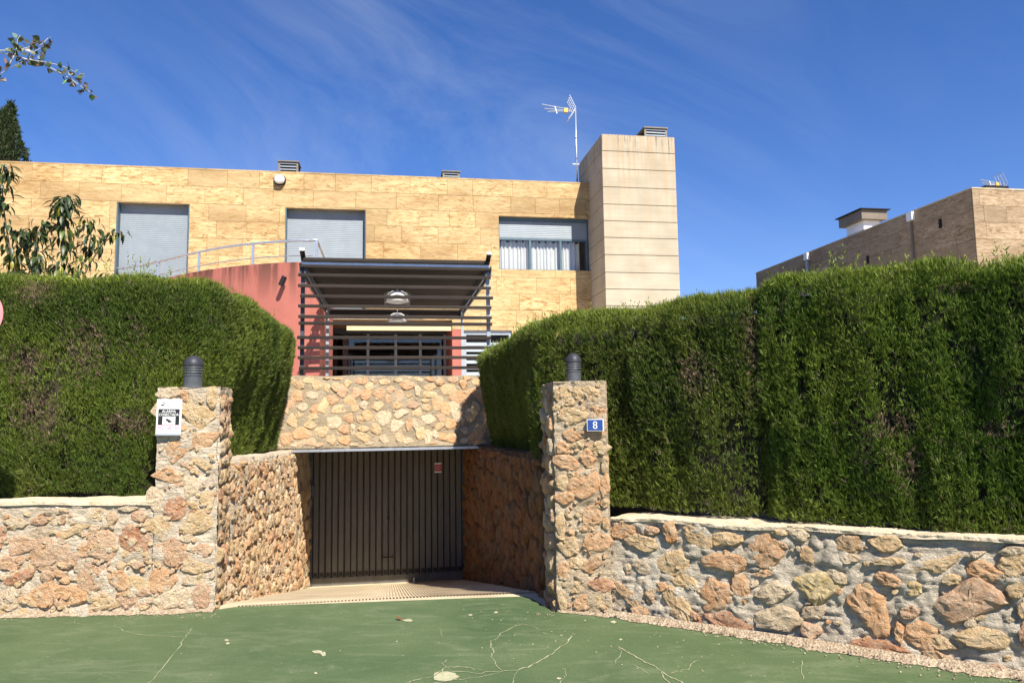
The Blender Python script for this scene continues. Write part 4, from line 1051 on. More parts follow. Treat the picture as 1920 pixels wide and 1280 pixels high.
    # porch recess: side walls, soffit, pelmet, glazed doors
    bg_ = B0 + 2.0
    mb = MB(); mb.hbox(ol - .2, pk + .2, B0 + .301, bg_ + .8, z_op + .002, z_op + .1); mb.build('porch_soffit', M['soffit'], t)
    mb = MB(); mb.hbox(ol - .15, ol, B0 + .301, bg_ + .3, zb - .3, z_op); mb.hbox(pk, pk + .15, B0 + .301, bg_ + .3, zb - .3, z_op); mb.build('porch_side', M['red'], t)
    zp1 = z_op - .01; zd = on_b(730, 621, bg_)[1]
    aa, zb0 = on_b(650, 619, B0 - .08); ab_, zb1 = on_b(846, 612, B0 - .08)
    mb = MB(); mb.hbox(aa, min(ab_, pk - .01), B0 - .08, B0 - .03, zb0, zb1); mb.build('pelmet', M['beige'], t)
    mb = MB(); g0 = on_b(614, 660, bg_)[0]; g1 = pk - .005
    mb.hbox(g0, g1, bg_ - .05, bg_ + .05, zd - .08, zd + .4)
    fr = mb.build('door_frame', M['darksteel'], t)
    xs = [617, 650, 690, 742, 788, 834]
    for i, x in enumerate(xs):
        m_ = on_b(x, 660, bg_)[0]; wd = .07 if i in (2, 3, 4, 5) else .045
        mb = MB(); mb.hbox(m_ - wd / 2, m_ + wd / 2, bg_ - .06, bg_ + .04, zb - .3, zd - .081); mb.build('mullion', M['jamb'] if i != 1 else M['darksteel'], fr)
    mb = MB(); mb.hbox(g0, g1, bg_ - .005, bg_ + .003, zb - .3, zd - .081); mb.build('glazing', M['glass'], fr)
    # dim room behind the glass with a table edge and hanging fringe
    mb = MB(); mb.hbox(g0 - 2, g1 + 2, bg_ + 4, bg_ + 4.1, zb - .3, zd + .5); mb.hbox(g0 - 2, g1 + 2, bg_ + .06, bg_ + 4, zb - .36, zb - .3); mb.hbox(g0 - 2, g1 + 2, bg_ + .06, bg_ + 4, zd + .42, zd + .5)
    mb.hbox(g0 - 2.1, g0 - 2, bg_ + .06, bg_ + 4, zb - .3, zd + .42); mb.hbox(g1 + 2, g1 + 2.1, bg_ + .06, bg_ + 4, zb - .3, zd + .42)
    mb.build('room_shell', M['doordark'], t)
    # curved red terrace wall with its return
    zt_ = on_b(548, 489, 15.2)[1]
    pl = []
    for x, Y in ((130, 17.75), (215, 17.3), (258, 16.95), (330, 16.0), (390, 15.4), (450, 15.05), (510, 14.86), (560, 14.8), (600, 14.85)):
        d = ray(x, 600); pl.append(Vector((d.x / d.y * Y, Y, 0)))
    # smooth
    Q = pl
    for _ in range(3):
        q = [Q[0]]
        for i in range(len(Q) - 1): q += [Q[i].lerp(Q[i + 1], .25), Q[i].lerp(Q[i + 1], .75)]
        q.append(Q[-1]); Q = q
    endp = Q[-1] + E2 * (B0 - ab(Q[-1])[1])
    loop = Q + [endp]
    mb = MB(); n = len(loop); th = .18
    inn = []
    for i in range(n):
        d = (loop[min(i + 1, n - 1)] - loop[max(i - 1, 0)]).normalized(); inn.append(loop[i] + Vector((-d.y, d.x, 0)) * th)
    vs = []
    for z in (1.2, zt_): vs += [p + Z * z for p in loop] + [p + Z * z for p in inn]
    fs = []
    for i in range(n - 1):
        fs += [(i, i + 1, 2 * n + i + 1, 2 * n + i), (n + i + 1, n + i, 3 * n + i, 3 * n + i + 1), (2 * n + i, 2 * n + i + 1, 3 * n + i + 1, 3 * n + i)]
    mb.add(vs, fs); mb.build('terrace_wall', M['red'], t)
    mb = MB(); mb.add([p + Z * (zt_ - .33) for p in inn], [tuple(range(len(inn)))]); mb.build('terrace_deck', M['ramp'], t)
    # railing along the terrace: round top rail, thin mid rail, posts
    zrail = zt_ + on_b(600, 442, 15.2)[1] - on_b(600, 486, 15.2)[1]
    corner = Q[-1] - E1 * .09 + E2 * .09
    rp = [p.copy() for p in inn[6:-1] if ab(p)[0] < ab(corner)[0] - .12] + [corner]
    ret = corner + E2 * (B0 - .02 - ab(corner)[1])
    mb = MB(); mb.tube([p + Z * zrail for p in rp], .026, 8); mb.tube([rp[-1] + Z * zrail, ret + Z * zrail], .026, 8)
    rail = mb.build('railing', M['steel'], t, smooth=True)
    mb = MB(); mb.tube([p + Z * (zt_ + (zrail - zt_) * .36) for p in rp], .011, 6); mb.tube([rp[-1] + Z * (zt_ + (zrail - zt_) * .36), ret + Z * (zt_ + (zrail - zt_) * .36)], .011, 6); mb.build('lower_rail', M['steel'], rail, smooth=True)
    for x in (262, 300, 371, 471, 598):
        d = ray(x, 500); best = min(rp, key=lambda p: abs(p.x * d.y - p.y * d.x))
        mb = MB(); mb.bar(best + Z * (zt_ - .3), best + Z * zrail, .03, .05); mb.build('post', M['steel'], rail)
    for f_ in (.5,):
        p = corner.lerp(ret, f_); mb = MB(); mb.bar(p + Z * (zt_ - .3), p + Z * zrail, .03, .05); mb.build('post', M['steel'], rail)
    # small spotlight on the red wall
    p = at_depth(531, 527, 14.75)
    tt = thing('spotlight', 'small black spotlight fixed to the curved red wall', 'spotlight', p.to_tuple())
    mb = MB(); mb.bar(p + Vector((.02, .08, .07)), p + Vector((.02, -.06, .07)), .05, .03); mb.build('bracket', M['black'], tt)
    mb = MB(); mb.tube([p + Vector((.045, -.07, .08)), p + Vector((-.03, -.08, -.10))], .05, 10); mb.build('housing', M['black'], tt)
    # bulkhead light near the parapet
    a, z = on_b(525, 338.5, B0)
    tt = thing('bulkhead_light', 'white bulkhead light with a dark base under the roof edge', 'wall light', H(a, B0, z).to_tuple())
    def oval(rx, rz, b0, b1, rings):
        mb = MB(); n = 20; vs = []
        for s, b in rings:
            for k in range(n):
                th = 6.2832 * k / n; e = .75
                vs.append(H(a + rx * s * math.copysign(abs(math.cos(th)) ** e, math.cos(th)), b, z + rz * s * math.copysign(abs(math.sin(th)) ** e, math.sin(th))))
        fs = [(i * n + k, i * n + (k + 1) % n, (i + 1) * n + (k + 1) % n, (i + 1) * n + k) for i in range(len(rings) - 1) for k in range(n)]
        fs.append(tuple((len(rings) - 1) * n + k for k in range(n))); mb.add(vs, fs); return mb
    oval(.145, .125, 0, 0, [(1, B0 - .004), (1, B0 - .06), (.92, B0 - .075)]).build('base', M['black'], tt)
    oval(.122, .105, 0, 0, [(1, B0 - .076), (1, B0 - .11), (.9, B0 - .145), (.6, B0 - .165)]).build('diffuser', M['white'], tt, smooth=True)
    # ---- concrete tower
    tt = thing('concrete_tower', 'tall board-marked concrete stair tower with rust streaks beside the house', 'tower', H((at0 + at1) / 2, BT + 1, 0).to_tuple())
    bk = BT + 2.3
    mb = MB(); mb.hbox(at0 + .03, at1 - .03, BT + .03, bk - .03, 0, zt - .02); mb.build('core', M['darksteel'], tt)
    js = [254, 286, 319, 353, 385, 416, 447, 479, 512, 543, 574]
    zs = [on_b(1196, y, BT)[1] for y in js] + [2.6, 2.15, 1.7, 1.2, .7, 0.]
    zs[0] = zt
    for i in range(len(zs) - 1):
        mb = MB(); mb.hbox(at0, at1, BT, bk, zs[i + 1] + .013, zs[i] - (.0 if i == 0 else .0)); mb.build('concrete_course', M['concrete'], tt, bevel=.008)
    # side joint: a dark vertical groove on the left flank
    # flue pipe behind the tower and the aerial mast bracket
    TW.update(at0=at0, at1=at1, zt=zt, BT=BT, bk=bk, zr=zr, aL=aL)
    mb = MB(); P = [H(at0 - .16, bk - .25, zr - .3), H(at0 - .16, bk - .25, zt - .85), H(at0 - .11, bk - .25, zt - .66), H(at0 + .05, bk - .25, zt - .6)]
    mb.tube(P, .075, 12)
    mb.build('flue_pipe', M['steel'], tt, smooth=True)
house()

def vents():
    def vent(x0, y0, x1, y1, b, label, depth=.5, zbase=None):
        a0, z1 = on_b(x0, y0, b); a1, z0 = on_b(x1, y1, b)
        if zbase is not None: z0 = zbase
        t = thing('roof_vent', label, 'roof vent', H((a0 + a1) / 2, b + depth / 2, z0).to_tuple(), 'louvred vents on the flat roofs')
        mb = MB(); mb.hbox(a0 - .02, a1 + .02, b - .03, b + depth + .02, z1 - .03, z1); mb.build('cap', M['capbrown'], t)
        mb = MB()
        for a in (a0, a1 - .045):
            for bb in (b, b + depth - .045): mb.hbox(a, a + .045, bb, bb + .045, z0, z1 - .03)
        mb.build('frame', M['capbrown'], t)
        mb = MB(); mb.hbox(a0 + .06, a1 - .06, b + .05, b + depth - .05, z0, z1 - .031); mb.build('inner_box', M['black'], t)
        h = z1 - .03 - z0; n = max(3, int(h / .075))
        for k in range(n):
            zc = z0 + h * (k + .35) / n
            mb = MB(); mb.hbox(a0 + .046, a1 - .046, b + .004, b + .03, zc, zc + .028); mb.build('slat', M['jamb'] if True else 0, t)
    zr = TW['zr']
    vent(522, 301, 559, 323, B0 + 1.2, 'slatted roof vent above the white bulkhead light', .5, zr - .3)
    vent(830, 320, 862, 336, B0 + 1.5, 'slatted roof vent midway along the travertine house roof', .5, zr - .3)
    vent(1208, 238, 1251, 257, TW['BT'] + .75, 'slatted vent on top of the concrete tower', .7, TW['zt'] - .01)
vents()

def aerial(name, label, base, top_z, yaw, size, mast_w=.022, bracket=None):
    t = thing(name, label, 'antenna', base.to_tuple(), 'roof television antennas')
    top = Vector((base.x, base.y, top_z))
    mb = MB(); mb.tube([base, top + Z * .04], mast_w, 8); mb.build('mast', M['steel'], t, smooth=True)
    mb = MB()
    for k in (.25, .48, .7): p = base.lerp(top, k); mb.tube([p, p + Z * .02], mast_w * 1.35, 8)
    mb.build('mast_collar', M['darksteel'], t)
    d = Vector((-math.cos(yaw), -math.sin(yaw), 0)); s = Vector((-d.y, d.x, 0)); s = -s if s.y > 0 else s
    L = size
    # three booms that meet at the dipole box
    box = top + d * L * .36
    for k, (dz, ext) in enumerate(((.20, 1.18), (.045, 1.10), (-.06, .98))):
        e = top + d * L * ext + Z * dz * L
        b0_ = top + d * L * .1 + Z * (.03 - .03 * k) * L
        mb = MB(); mb.tube([b0_, box + Z * dz * .35 * L, e], .010, 6)
        o = mb.build('boom', M['steel'], t)
        mb = MB()
        for u in np.linspace(.42, 1.0, 9):
            p = box.lerp(e, u) if u > 0 else box
            w = L * .055
            mb.tube([p - s * w, p + s * w], .0055, 4)
        mb.build('director_rods', M['steel'], o)
    p = box.lerp(top + d * L * 1.1, .5)
    mb = MB(); mb.bar(p + Z * L * .14, p - Z * L * .12 - d * L * .07, .04, .02); mb.build('clamp', M['white'], t)
    mb = MB(); mb.bar(box + d * .06 * L, box - d * .09 * L, L * .10, L * .16); mb.build('dipole_box', M['yellow'], t, bevel=.01)
    # corner reflector: two leaning grids
    for sg, ln in ((1, .50), (-1, .46)):
        g = (d * (.42 if sg > 0 else .62) + Z * sg * .9).normalized()
        mb = MB(); b0_ = top + d * L * .03
        for w in (-.26, -.09, .09, .26): mb.tube([b0_ + s * w * L, b0_ + s * w * L + g * ln * L], .0075, 5)
        for u in (.0, .2, .4, .6, .8, 1.0): mb.tube([b0_ - s * .27 * L + g * ln * L * u, b0_ + s * .27 * L + g * ln * L * u], .0065, 5)
        mb.build('reflector', M['steel'], t)
    if bracket is not None:
        mb = MB(); mb.bar(Vector((base.x, base.y, bracket[1])) - E1 * .12, Vector((base.x, base.y, bracket[1])) + E1 * bracket[0], .03, .03); mb.build('bracket', M['steel'], t)
    return t
def antennas():
    b = B0 + .9; a, zt = on_b(1079, 208, b)
    base = H(a, b, TW['zr'] - .3)
    zb = on_b(1079, 308, b)[1]
    aerial('tv_antenna', 'tall television antenna on a mast beside the concrete tower', base, zt, .10, .80, .022, (.22, zb))
antennas()

# =================================================================== NEIGHBOUR HOUSE
def neighbour():
    rng = np.random.default_rng(77)
    Yc = 18.0
    c = at_depth(1822, 352, Yc); a0, b0 = ab(c); zr = c.z
    d = ray(1430, 780); bE = b_at(1430, a0)
    t = thing('neighbour_house', 'flat-roofed neighbouring house clad in paler travertine behind the right hedge', 'house', H(a0 + 4, b0 + 4, 0).to_tuple())
    a1 = a0 + 9
    mb = MB(); mb.hbox(a0 + .031, a1, b0 + .031, bE, 0, zr - .02); mb.build('wall', M['mortar_tan'], t)
    mb = MB(); mb.hbox(a0 - .012, a0 + .34, b0 + .341, bE, zr - .02, zr + .012); mb.hbox(a0 - .012, a1, b0 - .012, b0 + .34, zr - .02, zr + .012); mb.build('parapet_cap', M['coping'], t)
    rows = [(zr - .022 - k * .42, zr - .022 - (k + 1) * .42) for k in range(7)]
    panels(t, rows, a0 + .001, a1, [], M['travertine_pale'], (.6, 1.0), rng, lambda m, p, q, z0, z1, pr, th: m.hbox(p, q, b0 + pr, b0 + th, z0, z1), cap=90)
    panels(t, rows, b0 + .032, bE, [], M['travertine_pale'], (.6, 1.0), rng, lambda m, p, q, z0, z1, pr, th: m.hbox(a0 + pr, a0 + th, p, q, z0, z1), cap=200)
    # downpipes and spouts on the shaded flank
    for x, yt, w in ((1736, 388, .05), (1531, 489, .10)):
        b = b_at(x, a0)
        mb = MB(); mb.hbox(a0 - .07, a0 - .006, b - w / 2, b + w / 2, 1.0, zr - .28); mb.build('downpipe', M['capbrown'] if w < .08 else M['jamb'], t)
        mb = MB(); mb.hbox(a0 - .10, a0 - .006, b - .11, b + .11, zr - .26, zr - .03); mb.build('gutter_box', M['signwhite'], t)
    for x, y0, y1 in ((1646, 470, 492), (1790, 402, 418), (1788, 478, 492)):
        b = b_at(x, a0); p = on_plane(x, (y0 + y1) / 2, E1 * a0, E1)
        mb = MB(); mb.hbox(a0 - .02, a0 - .006, b - .05, b + .05, p.z - .12, p.z + .12); mb.build('vent_slot', M['black'], t)
    # chimney
    bc = b_at(1630, a0) + .5; aC0, zt = on_b(1618, 398, bc); aC1, _ = on_b(1648, 398, bc)
    sh = .55
    aC0 += 0; zc0 = on_b(1630, 413, bc)[1]; ztop = on_b(1630, 396, bc)[1]
    tt = thing('chimney', 'white chimney with a boxy grey-brown cap on the neighbouring roof', 'chimney', H((aC0 + aC1) / 2, bc + .3, zr).to_tuple())
    wsz = aC1 - aC0
    aC0 = max(aC0, a0 + .4); aC1 = aC0 + wsz
    mb = MB(); mb.hbox(aC0, aC1, bc, bc + wsz * 1.6, zr - .4, zc0); mb.build('stack', M['white'], tt)
    mb = MB(); mb.hbox(aC0 - .004, aC1 + .004, bc - .004, bc + wsz * 1.6, zc0 - .32, zc0 - .30); mb.build('joint_band', M['jamb'], tt)
    mb = MB(); mb.hbox(aC0 - .16, aC1 + .16, bc - .16, bc + wsz * 1.6 + .16, zc0, ztop); mb.build('cap', M['capbrown'], tt)
    mb = MB(); mb.hbox(aC0 - .24, aC1 + .24, bc - .24, bc + wsz * 1.6 + .24, ztop + .001, ztop + .03); mb.build('cap_plate', M['black'], tt)
    # second antenna, lying low behind the parapet
    b = b0 + 2.4; a, zt2 = on_b(1882, 346, b)
    aerial('tv_antenna', 'small television antenna on the neighbouring roof', H(a, b, zr - .3), zt2, .12, .62, .018)
    a, z = on_b(1870, 350, b0 + 1.4)
    mb = MB(); mb.hbox(a - .35, a + .35, b0 + 1.4, b0 + 2.2, zr - .3, on_b(1870, 348, b0 + 1.4)[1]); tag(mb.build('roof_hatch', M['black']), 'flat dark hatch below the antenna on the neighbouring roof', 'roof hatch')
neighbour()

# =================================================================== PERGOLA
def pergola():
    bp = 12.0
    al = on_b(566, 600, bp)[0]; ar = on_b(917, 600, bp)[0]
    z_t = on_b(566, 484, bp)[1]
    bk = 16.0
    zk = on_b(740, 579, bk)[1]
    t = thing('pergola', 'dark timber slatted pergola on slim steel posts over the terrace', 'pergola', H((al + ar) / 2, 14, Z_TERR - .18).to_tuple())
    zf = Z_TERR - .18
    apl = on_b(614, 640, bk)[0]; apr = on_b(867, 640, bk)[0]
    for a, b, z in ((al, bp + .09, z_t), (ar, bp + .09, z_t), (apl, bk, zk), (apr, bk, zk)):
        mb = MB(); mb.hbox(a - .03, a + .03, b - .03, b + .03, zf, z - .05); mb.build('post', M['darksteel'] if b < 13 and a == al else M['jamb'], t)
    # front slats
    ya = [105, 185, 265, 362, 455, 545, 640, 700, 828, 920, 1010, 1105]
    mesh = None
    for i, y in enumerate(ya):
        if i == 0: continue
        z = on_b(566, 460 + y / 4.8, bp)[1]
        if mesh is None:
            mb = MB(); mb.hbox(al - .05, ar + .05, bp - .02, bp + .025, z - .024, z + .024)
            o = mb.build('slat', M['timber'], t, bevel=.004); mesh = o.data; src = o; zz0 = z; L0 = WL[o].copy()
        else:
            dx = random.uniform(-.02, .03)
            c = src.copy(); COL.objects.link(c); c.location = src.location + Z * (z - zz0) + E1 * dx; WL[c] = L0 + Z * (z - zz0)
    # top front board and the steel beam behind the slats
    mb = MB(); mb.hbox(al - .02, ar + .02, bp - .02, bp + .03, z_t - .045, z_t + .01); mb.build('front_board', M['timber'], t, bevel=.004)
    mb = MB(); zb_ = on_b(566, 495, bp + .05)[1]; mb.hbox(al - .02, ar + .02, bp + .035, bp + .085, zb_ - .045, zb_ + .05); mb.build('steel_beam', M['steel'], t)
    # rafters: from above the front beam back to the house side; the roof narrows slightly
    zr0 = z_t - .14
    def rz(b): return zr0 + (zk - zr0) * (b - bp) / (bk - bp)
    for a0, a1 in ((al, apl), (ar, apr)):
        for da in (-.035, .035):
            mb = MB(); mb.bar(H(a0 + da, bp + .03, zr0 - .03), H(a1 + da, bk + .1, zk - .03), .03, .12); mb.build('rafter', M['darksteel'], t)
        mb = MB(); mb.bar(H(a0, bp + .26, z_t - .06), H(a0, bp - .12, z_t + .115), .07, .05); mb.build('rafter_end', M['timber'], t)
        mb = MB(); mb.bar(H(a0, bp - .122, z_t + .116), H(a0, bp - .126, z_t + .118), .074, .054); mb.build('end_cap', M['signwhite'], t)
    n = 27
    for k in range(n):
        u = (k + .6) / n; b = bp + .1 + (bk - bp - .1) * u
        l = al + (apl - al) * u + .05; r = ar + (apr - ar) * u - .05; z = rz(b)
        mb = MB(); mb.bar(H(l - .12, b, z + .05), H(r + .12, b, z + .05), .125, .028, (Z * .86 + E2 * .5).normalized()); mb.build('roof_board', M['timber'], t)
    # rear beam
    mb = MB(); mb.hbox(apl - .05, apr + .05, bk + .05, bk + .11, zk - .16, zk - .0); mb.build('rear_beam', M['timber'], t)
    # pendants
    def pendant(px, py, b, w, h, label, ztop):
        a, z = on_b(px, py, b)
        tt = thing('pendant_lamp', label, 'pendant lamp', H(a, b, z).to_tuple(), 'white pendant lamps under the pergola')
        c = H(a, b, z)
        mb = MB(); mb.tube([c + Z * h * .45, Vector((c.x, c.y, ztop))], .008, 6); mb.build('cord', M['steel'], tt)
        mb = MB(); prof = [(w * .06, h * .46), (w * .24, h * .44), (w * .33, h * .33), (w * .39, h * .1), (w * .44, -h * .2), (w * .43, -h * .22), (w * .36, h * .08), (w * .2, h * .38)]
        mb.lathe(c, prof, 28); mb.build('shade', M['white'], tt, smooth=True)
        mb = MB(); mb.lathe(c, [(w * .45, h * .30), (w * .50, h * .32), (w * .5, -h * .46), (w * .47, -h * .46)], 28); mb.build('clear_ring', M['acrylic'], tt, smooth=True)
        mb = MB(); mb.lathe(c, [(0, -h * .30), (w * .2, -h * .29), (w * .2, -h * .25), (0, -h * .24)], 20); mb.build('diffuser', M['white'], tt)
    pendant(745, 560, 13.6, .47, .29, 'white dome pendant lamp nearer the pergola front', rz(13.6))
    pendant(745, 598, 15.7, .43, .26, 'white dome pendant lamp hanging at the back of the pergola', rz(15.7))
pergola()

# =================================================================== PILLAR LAMPS, SIGNS
def pillar_lamp(c, w, h, label):
    t = thing('pillar_lamp', label, 'lamp', c.to_tuple(), 'bollard lamps on the gate pillars')
    r = w / 2
    mb = MB(); mb.lathe(c, [(0, 0), (r * 1.02, 0), (r * 1.02, h * .05), (r * .94, h * .06), (r * .94, h * .36), (r * 1.0, h * .37), (r * 1.0, h * .41), (0, h * .41)], 28); mb.build('base', M['lampgrey'], t, smooth=False)
    mb = MB(); mb.lathe(c, [(r * .62, h * .41), (r * .62, h * .68)], 20); mb.build('light_glass', M['signwhite'], t, smooth=True)
    for k in range(3):
        z = h * (.455 + .075 * k)
        mb = MB(); mb.lathe(c, [(r * .60, z + h * .012), (r * 1.0, z), (r * 1.03, z + h * .012), (r * 1.0, z + h * .042), (r * .60, z + h * .05)], 28); mb.build('louvre_ring', M['lampgrey'], t, smooth=True)
    mb = MB(); prof = [(r * .6, h * .66), (r * 1.02, h * .655), (r * 1.04, h * .69)]
    for k in range(1, 9):
        a = k / 8 * math.pi / 2; prof.append((r * 1.04 * math.cos(a), h * .69 + h * .31 * math.sin(a)))
    mb.lathe(c, prof, 28); mb.build('dome', M['lampdome'], t, smooth=True)
def lamps():
    for x, y, wpx, hpx, base, top, label in ((361.5, 722, 35, 61, FL_L, PIL_L_TOP, 'dark domed bollard lamp on the pillar with the alarm notice'), (1076, 713, 29, 57, FL_R, PIL_R_TOP, 'dark domed bollard lamp on the pillar with the number plate')):
        Y = base.y + .24; p = at_depth(x, y, Y); k = Y / FPX
        pillar_lamp(Vector((p.x, p.y, top)), wpx * k, hpx * k, label)
lamps()

def signs():
    # alarm notice
    U = (FR_L - FL_L).normalized(); N = Vector((U.y, -U.x, 0)); O = FL_L + N * .045
    P = lambda x, y: on_plane(x, y, O, N)
    c = P(316.5, 782); w = (P(340, 782) - P(293.5, 782)).length; h = (P(316, 748) - P(316, 816)).length
    roll = math.radians(-1.0)
    UU = U * math.cos(roll) + Z * math.sin(roll); VV = Z * math.cos(roll) - U * math.sin(roll)
    t = thing('alarm_sign', 'white alarm notice with black and pink bands on the left pillar', 'sign', c.to_tuple())
    def rect(name, u0, u1, v0, v1, d, th, mat, par):
        mb = MB(); q = lambda u, v, n: c + UU * u * w + VV * v * h + N * n
        mb.box8([q(u0, v0, d), q(u1, v0, d), q(u1, v0, d - th), q(u0, v0, d - th), q(u0, v1, d), q(u1, v1, d), q(u1, v1, d - th), q(u0, v1, d - th)])
        return mb.build(name, mat, par)
    rect('plate', -.5, .5, -.5, .5, 0, .012, M['signwhite'], t)
    rect('black_band', -.43, .43, -.21, .23, .002, .0015, M['ink'], t)
    rect('picture_panel', -.24, .27, -.20, .02, .004, .0015, M['signwhite'], t)
    rect('pink_band', -.46, .46, -.36, -.215, .002, .0015, M['pink'], t)
    rect('bottom_strip', -.5, .5, -.50, -.45, .006, .006, M['jamb'], t)
    at = lambda u, v, d: c + UU * u * w + VV * v * h + N * d
    put_text('lettering', 'ALARMA', at(0, .165, .003), UU, VV, N, h * .072, w * .56, M['signwhite'], t)
    put_text('lettering', 'CONECTADA', at(0, .075, .003), UU, VV, N, h * .072, w * .80, M['signwhite'], t)
    put_text('lettering', '902 158 154', at(0, -.285, .003), UU, VV, N, h * .085, w * .86, M['pinkink'], t)
    put_text('lettering', 'Suministra', at(.14, .395, .002), UU, VV, N, h * .062, w * .56, M['greyink'], t)
    put_text('lettering', 'seguridad total', at(.14, .322, .002), UU, VV, N, h * .035, w * .54, M['greyink'], t)
    # round swirl emblem: two dark crescents
    mb = MB()
    for s0, s1, R_, sh in ((-170, -10, .085, .35), (-30, 95, .085, .55)):
        n = 12; vs = []
        for k in range(n + 1):
            th = math.radians(s0 + (s1 - s0) * k / n); tp = math.sin(math.pi * k / n)
            for r in (R_, R_ * (1 - (1 - sh) * 1.2 * tp)): vs.append(at(-.27, .37, .002) + UU * r * w * math.cos(th) + VV * r * w * math.sin(th))
        mb.add(vs, [(2 * i, 2 * i + 2, 2 * i + 3, 2 * i + 1) for i in range(n)])
    mb.build('emblem', M['ink'], t)
    # camera drawing: body, lens and foot
    mb = MB()
    for (u0, v0), (u1, v1), tk in (((-.10, -.055), (.08, -.115), .09 * w), ((.05, -.085), (.13, -.145), .045 * w), ((.02, -.12), (.03, -.155), .06 * w)):
        mb.bar(at(u0, v0, .0045), at(u1, v1, .0045), tk, .001, N)
    mb.build('camera_drawing', M['ink'], t)
    # number plate 8
    U = (FR_R - FL_R).normalized(); N = Vector((U.y, -U.x, 0)); O = FL_R + N * .042
    P = lambda x, y: on_plane(x, y, O, N)
    c = P(1116, 796.5); w = (P(1131.5, 796) - P(1100.5, 796)).length; h = (P(1116, 785.5) - P(1116, 808)).length
    UU, VV = U, Z
    t = thing('number_plate', 'blue enamel house number plate with a white 8', 'number plate', c.to_tuple())
    rect('plate', -.5, .5, -.5, .5, 0, .012, M['signwhite'], t)
    rect('blue_field', -.455, .455, -.44, .44, .002, .0015, M['blue'], t)
    put_text('numeral', '8', at(0, 0, .003), UU, VV, N, h * .62, w * .27, M['signwhite'], t)
    # round traffic sign at the left edge of the view
    Y = 5.6
    p = at_depth(-44, 590, Y)
    t = thing('road_sign', 'round traffic sign with a faded red ring at the left edge', 'sign', (p.x, p.y, 0))
    def disc(name, r0_, r1_, d, mat):
        mb = MB(); n = 40; vs = []
        for k in range(n):
            a = 6.28318 * k / n
            vs += [p + Vector((r0_ * math.cos(a), d, r0_ * math.sin(a))), p + Vector((r1_ * math.cos(a), d, r1_ * math.sin(a))), p + Vector((r0_ * math.cos(a), d + .006, r0_ * math.sin(a))), p + Vector((r1_ * math.cos(a), d + .006, r1_ * math.sin(a)))]
        fs = []
        for k in range(n):
            i, j = 4 * k, 4 * ((k + 1) % n)
            fs += [(i, i + 1, j + 1, j), (i + 2, j + 2, j + 3, i + 3), (i + 1, i + 3, j + 3, j + 1), (i, j, j + 2, i + 2)]
        mb.add(vs, fs); return mb.build(name, mat, t)
    disc('red_ring', .14, .20, 0, M['pinkred']); disc('white_field', .001, .139, .002, M['signwhite'])
    mb = MB(); mb.tube([Vector((p.x, p.y + .03, 0)), Vector((p.x, p.y + .03, p.z + .25))], .03, 12); mb.build('post', M['steel'], t)
signs()

# =================================================================== FOLIAGE
def foliage_mesh(name, P, D, Lh, Wd, C, parent, nb=3, spread=.5, rng=RNG, mat='needles', kind='stuff'):
    n = len(P)
    P = np.repeat(P, nb, 0); D = np.repeat(D, nb, 0); Lh = np.repeat(Lh, nb); Wd = np.repeat(Wd, nb); C = np.repeat(C, nb, 0)
    m = n * nb
    D = D + rng.normal(0, spread, (m, 3)); D /= np.linalg.norm(D, axis=1)[:, None]
    Sd = np.cross(D, rng.normal(0, 1, (m, 3))); Sd /= np.linalg.norm(Sd, axis=1)[:, None] + 1e-9
    Lh = Lh * rng.uniform(.6, 1.25, m)
    V = np.empty((m, 4, 3))
    V[:, 0] = P; V[:, 1] = P + D * (Lh * .45)[:, None] + Sd * Wd[:, None]; V[:, 2] = P + D * Lh[:, None]; V[:, 3] = P + D * (Lh * .45)[:, None] - Sd * Wd[:, None]
    C = np.clip(C * rng.uniform(.72, 1.32, (m, 1)), 0, 1)
    V = V.reshape(-1, 3)
    c = (V.min(0) + V.max(0)) / 2
    me = bpy.data.meshes.new(name)
    me.vertices.add(m * 4); me.vertices.foreach_set('co', (V - c).ravel())
    me.loops.add(m * 4); me.loops.foreach_set('vertex_index', np.arange(m * 4, dtype=np.int32))
    me.polygons.add(m); me.polygons.foreach_set('loop_start', np.arange(0, m * 4, 4, dtype=np.int32)); me.polygons.foreach_set('loop_total', np.full(m, 4, np.int32))
    at = me.color_attributes.new('Col', 'FLOAT_COLOR', 'POINT')
    cc = np.c_[np.repeat(C, 4, 0), np.ones(m * 4)]
    at.data.foreach_set('color', cc.ravel())
    me.materials.append(M[mat]); me.update(calc_edges=True)
    o = add_obj(name, me, c, parent)
    if kind: o['kind'] = kind
    return o
def smooth_path(pts, it=3):
    Q = [Vector((p[0], p[1], 0)) for p in pts]
    for _ in range(it):
        q = [Q[0]]
        for i in range(len(Q) - 1): q += [Q[i].lerp(Q[i + 1], .25), Q[i].lerp(Q[i + 1], .75)]
        q.append(Q[-1]); Q = q
    return np.array([[p.x, p.y] for p in Q])
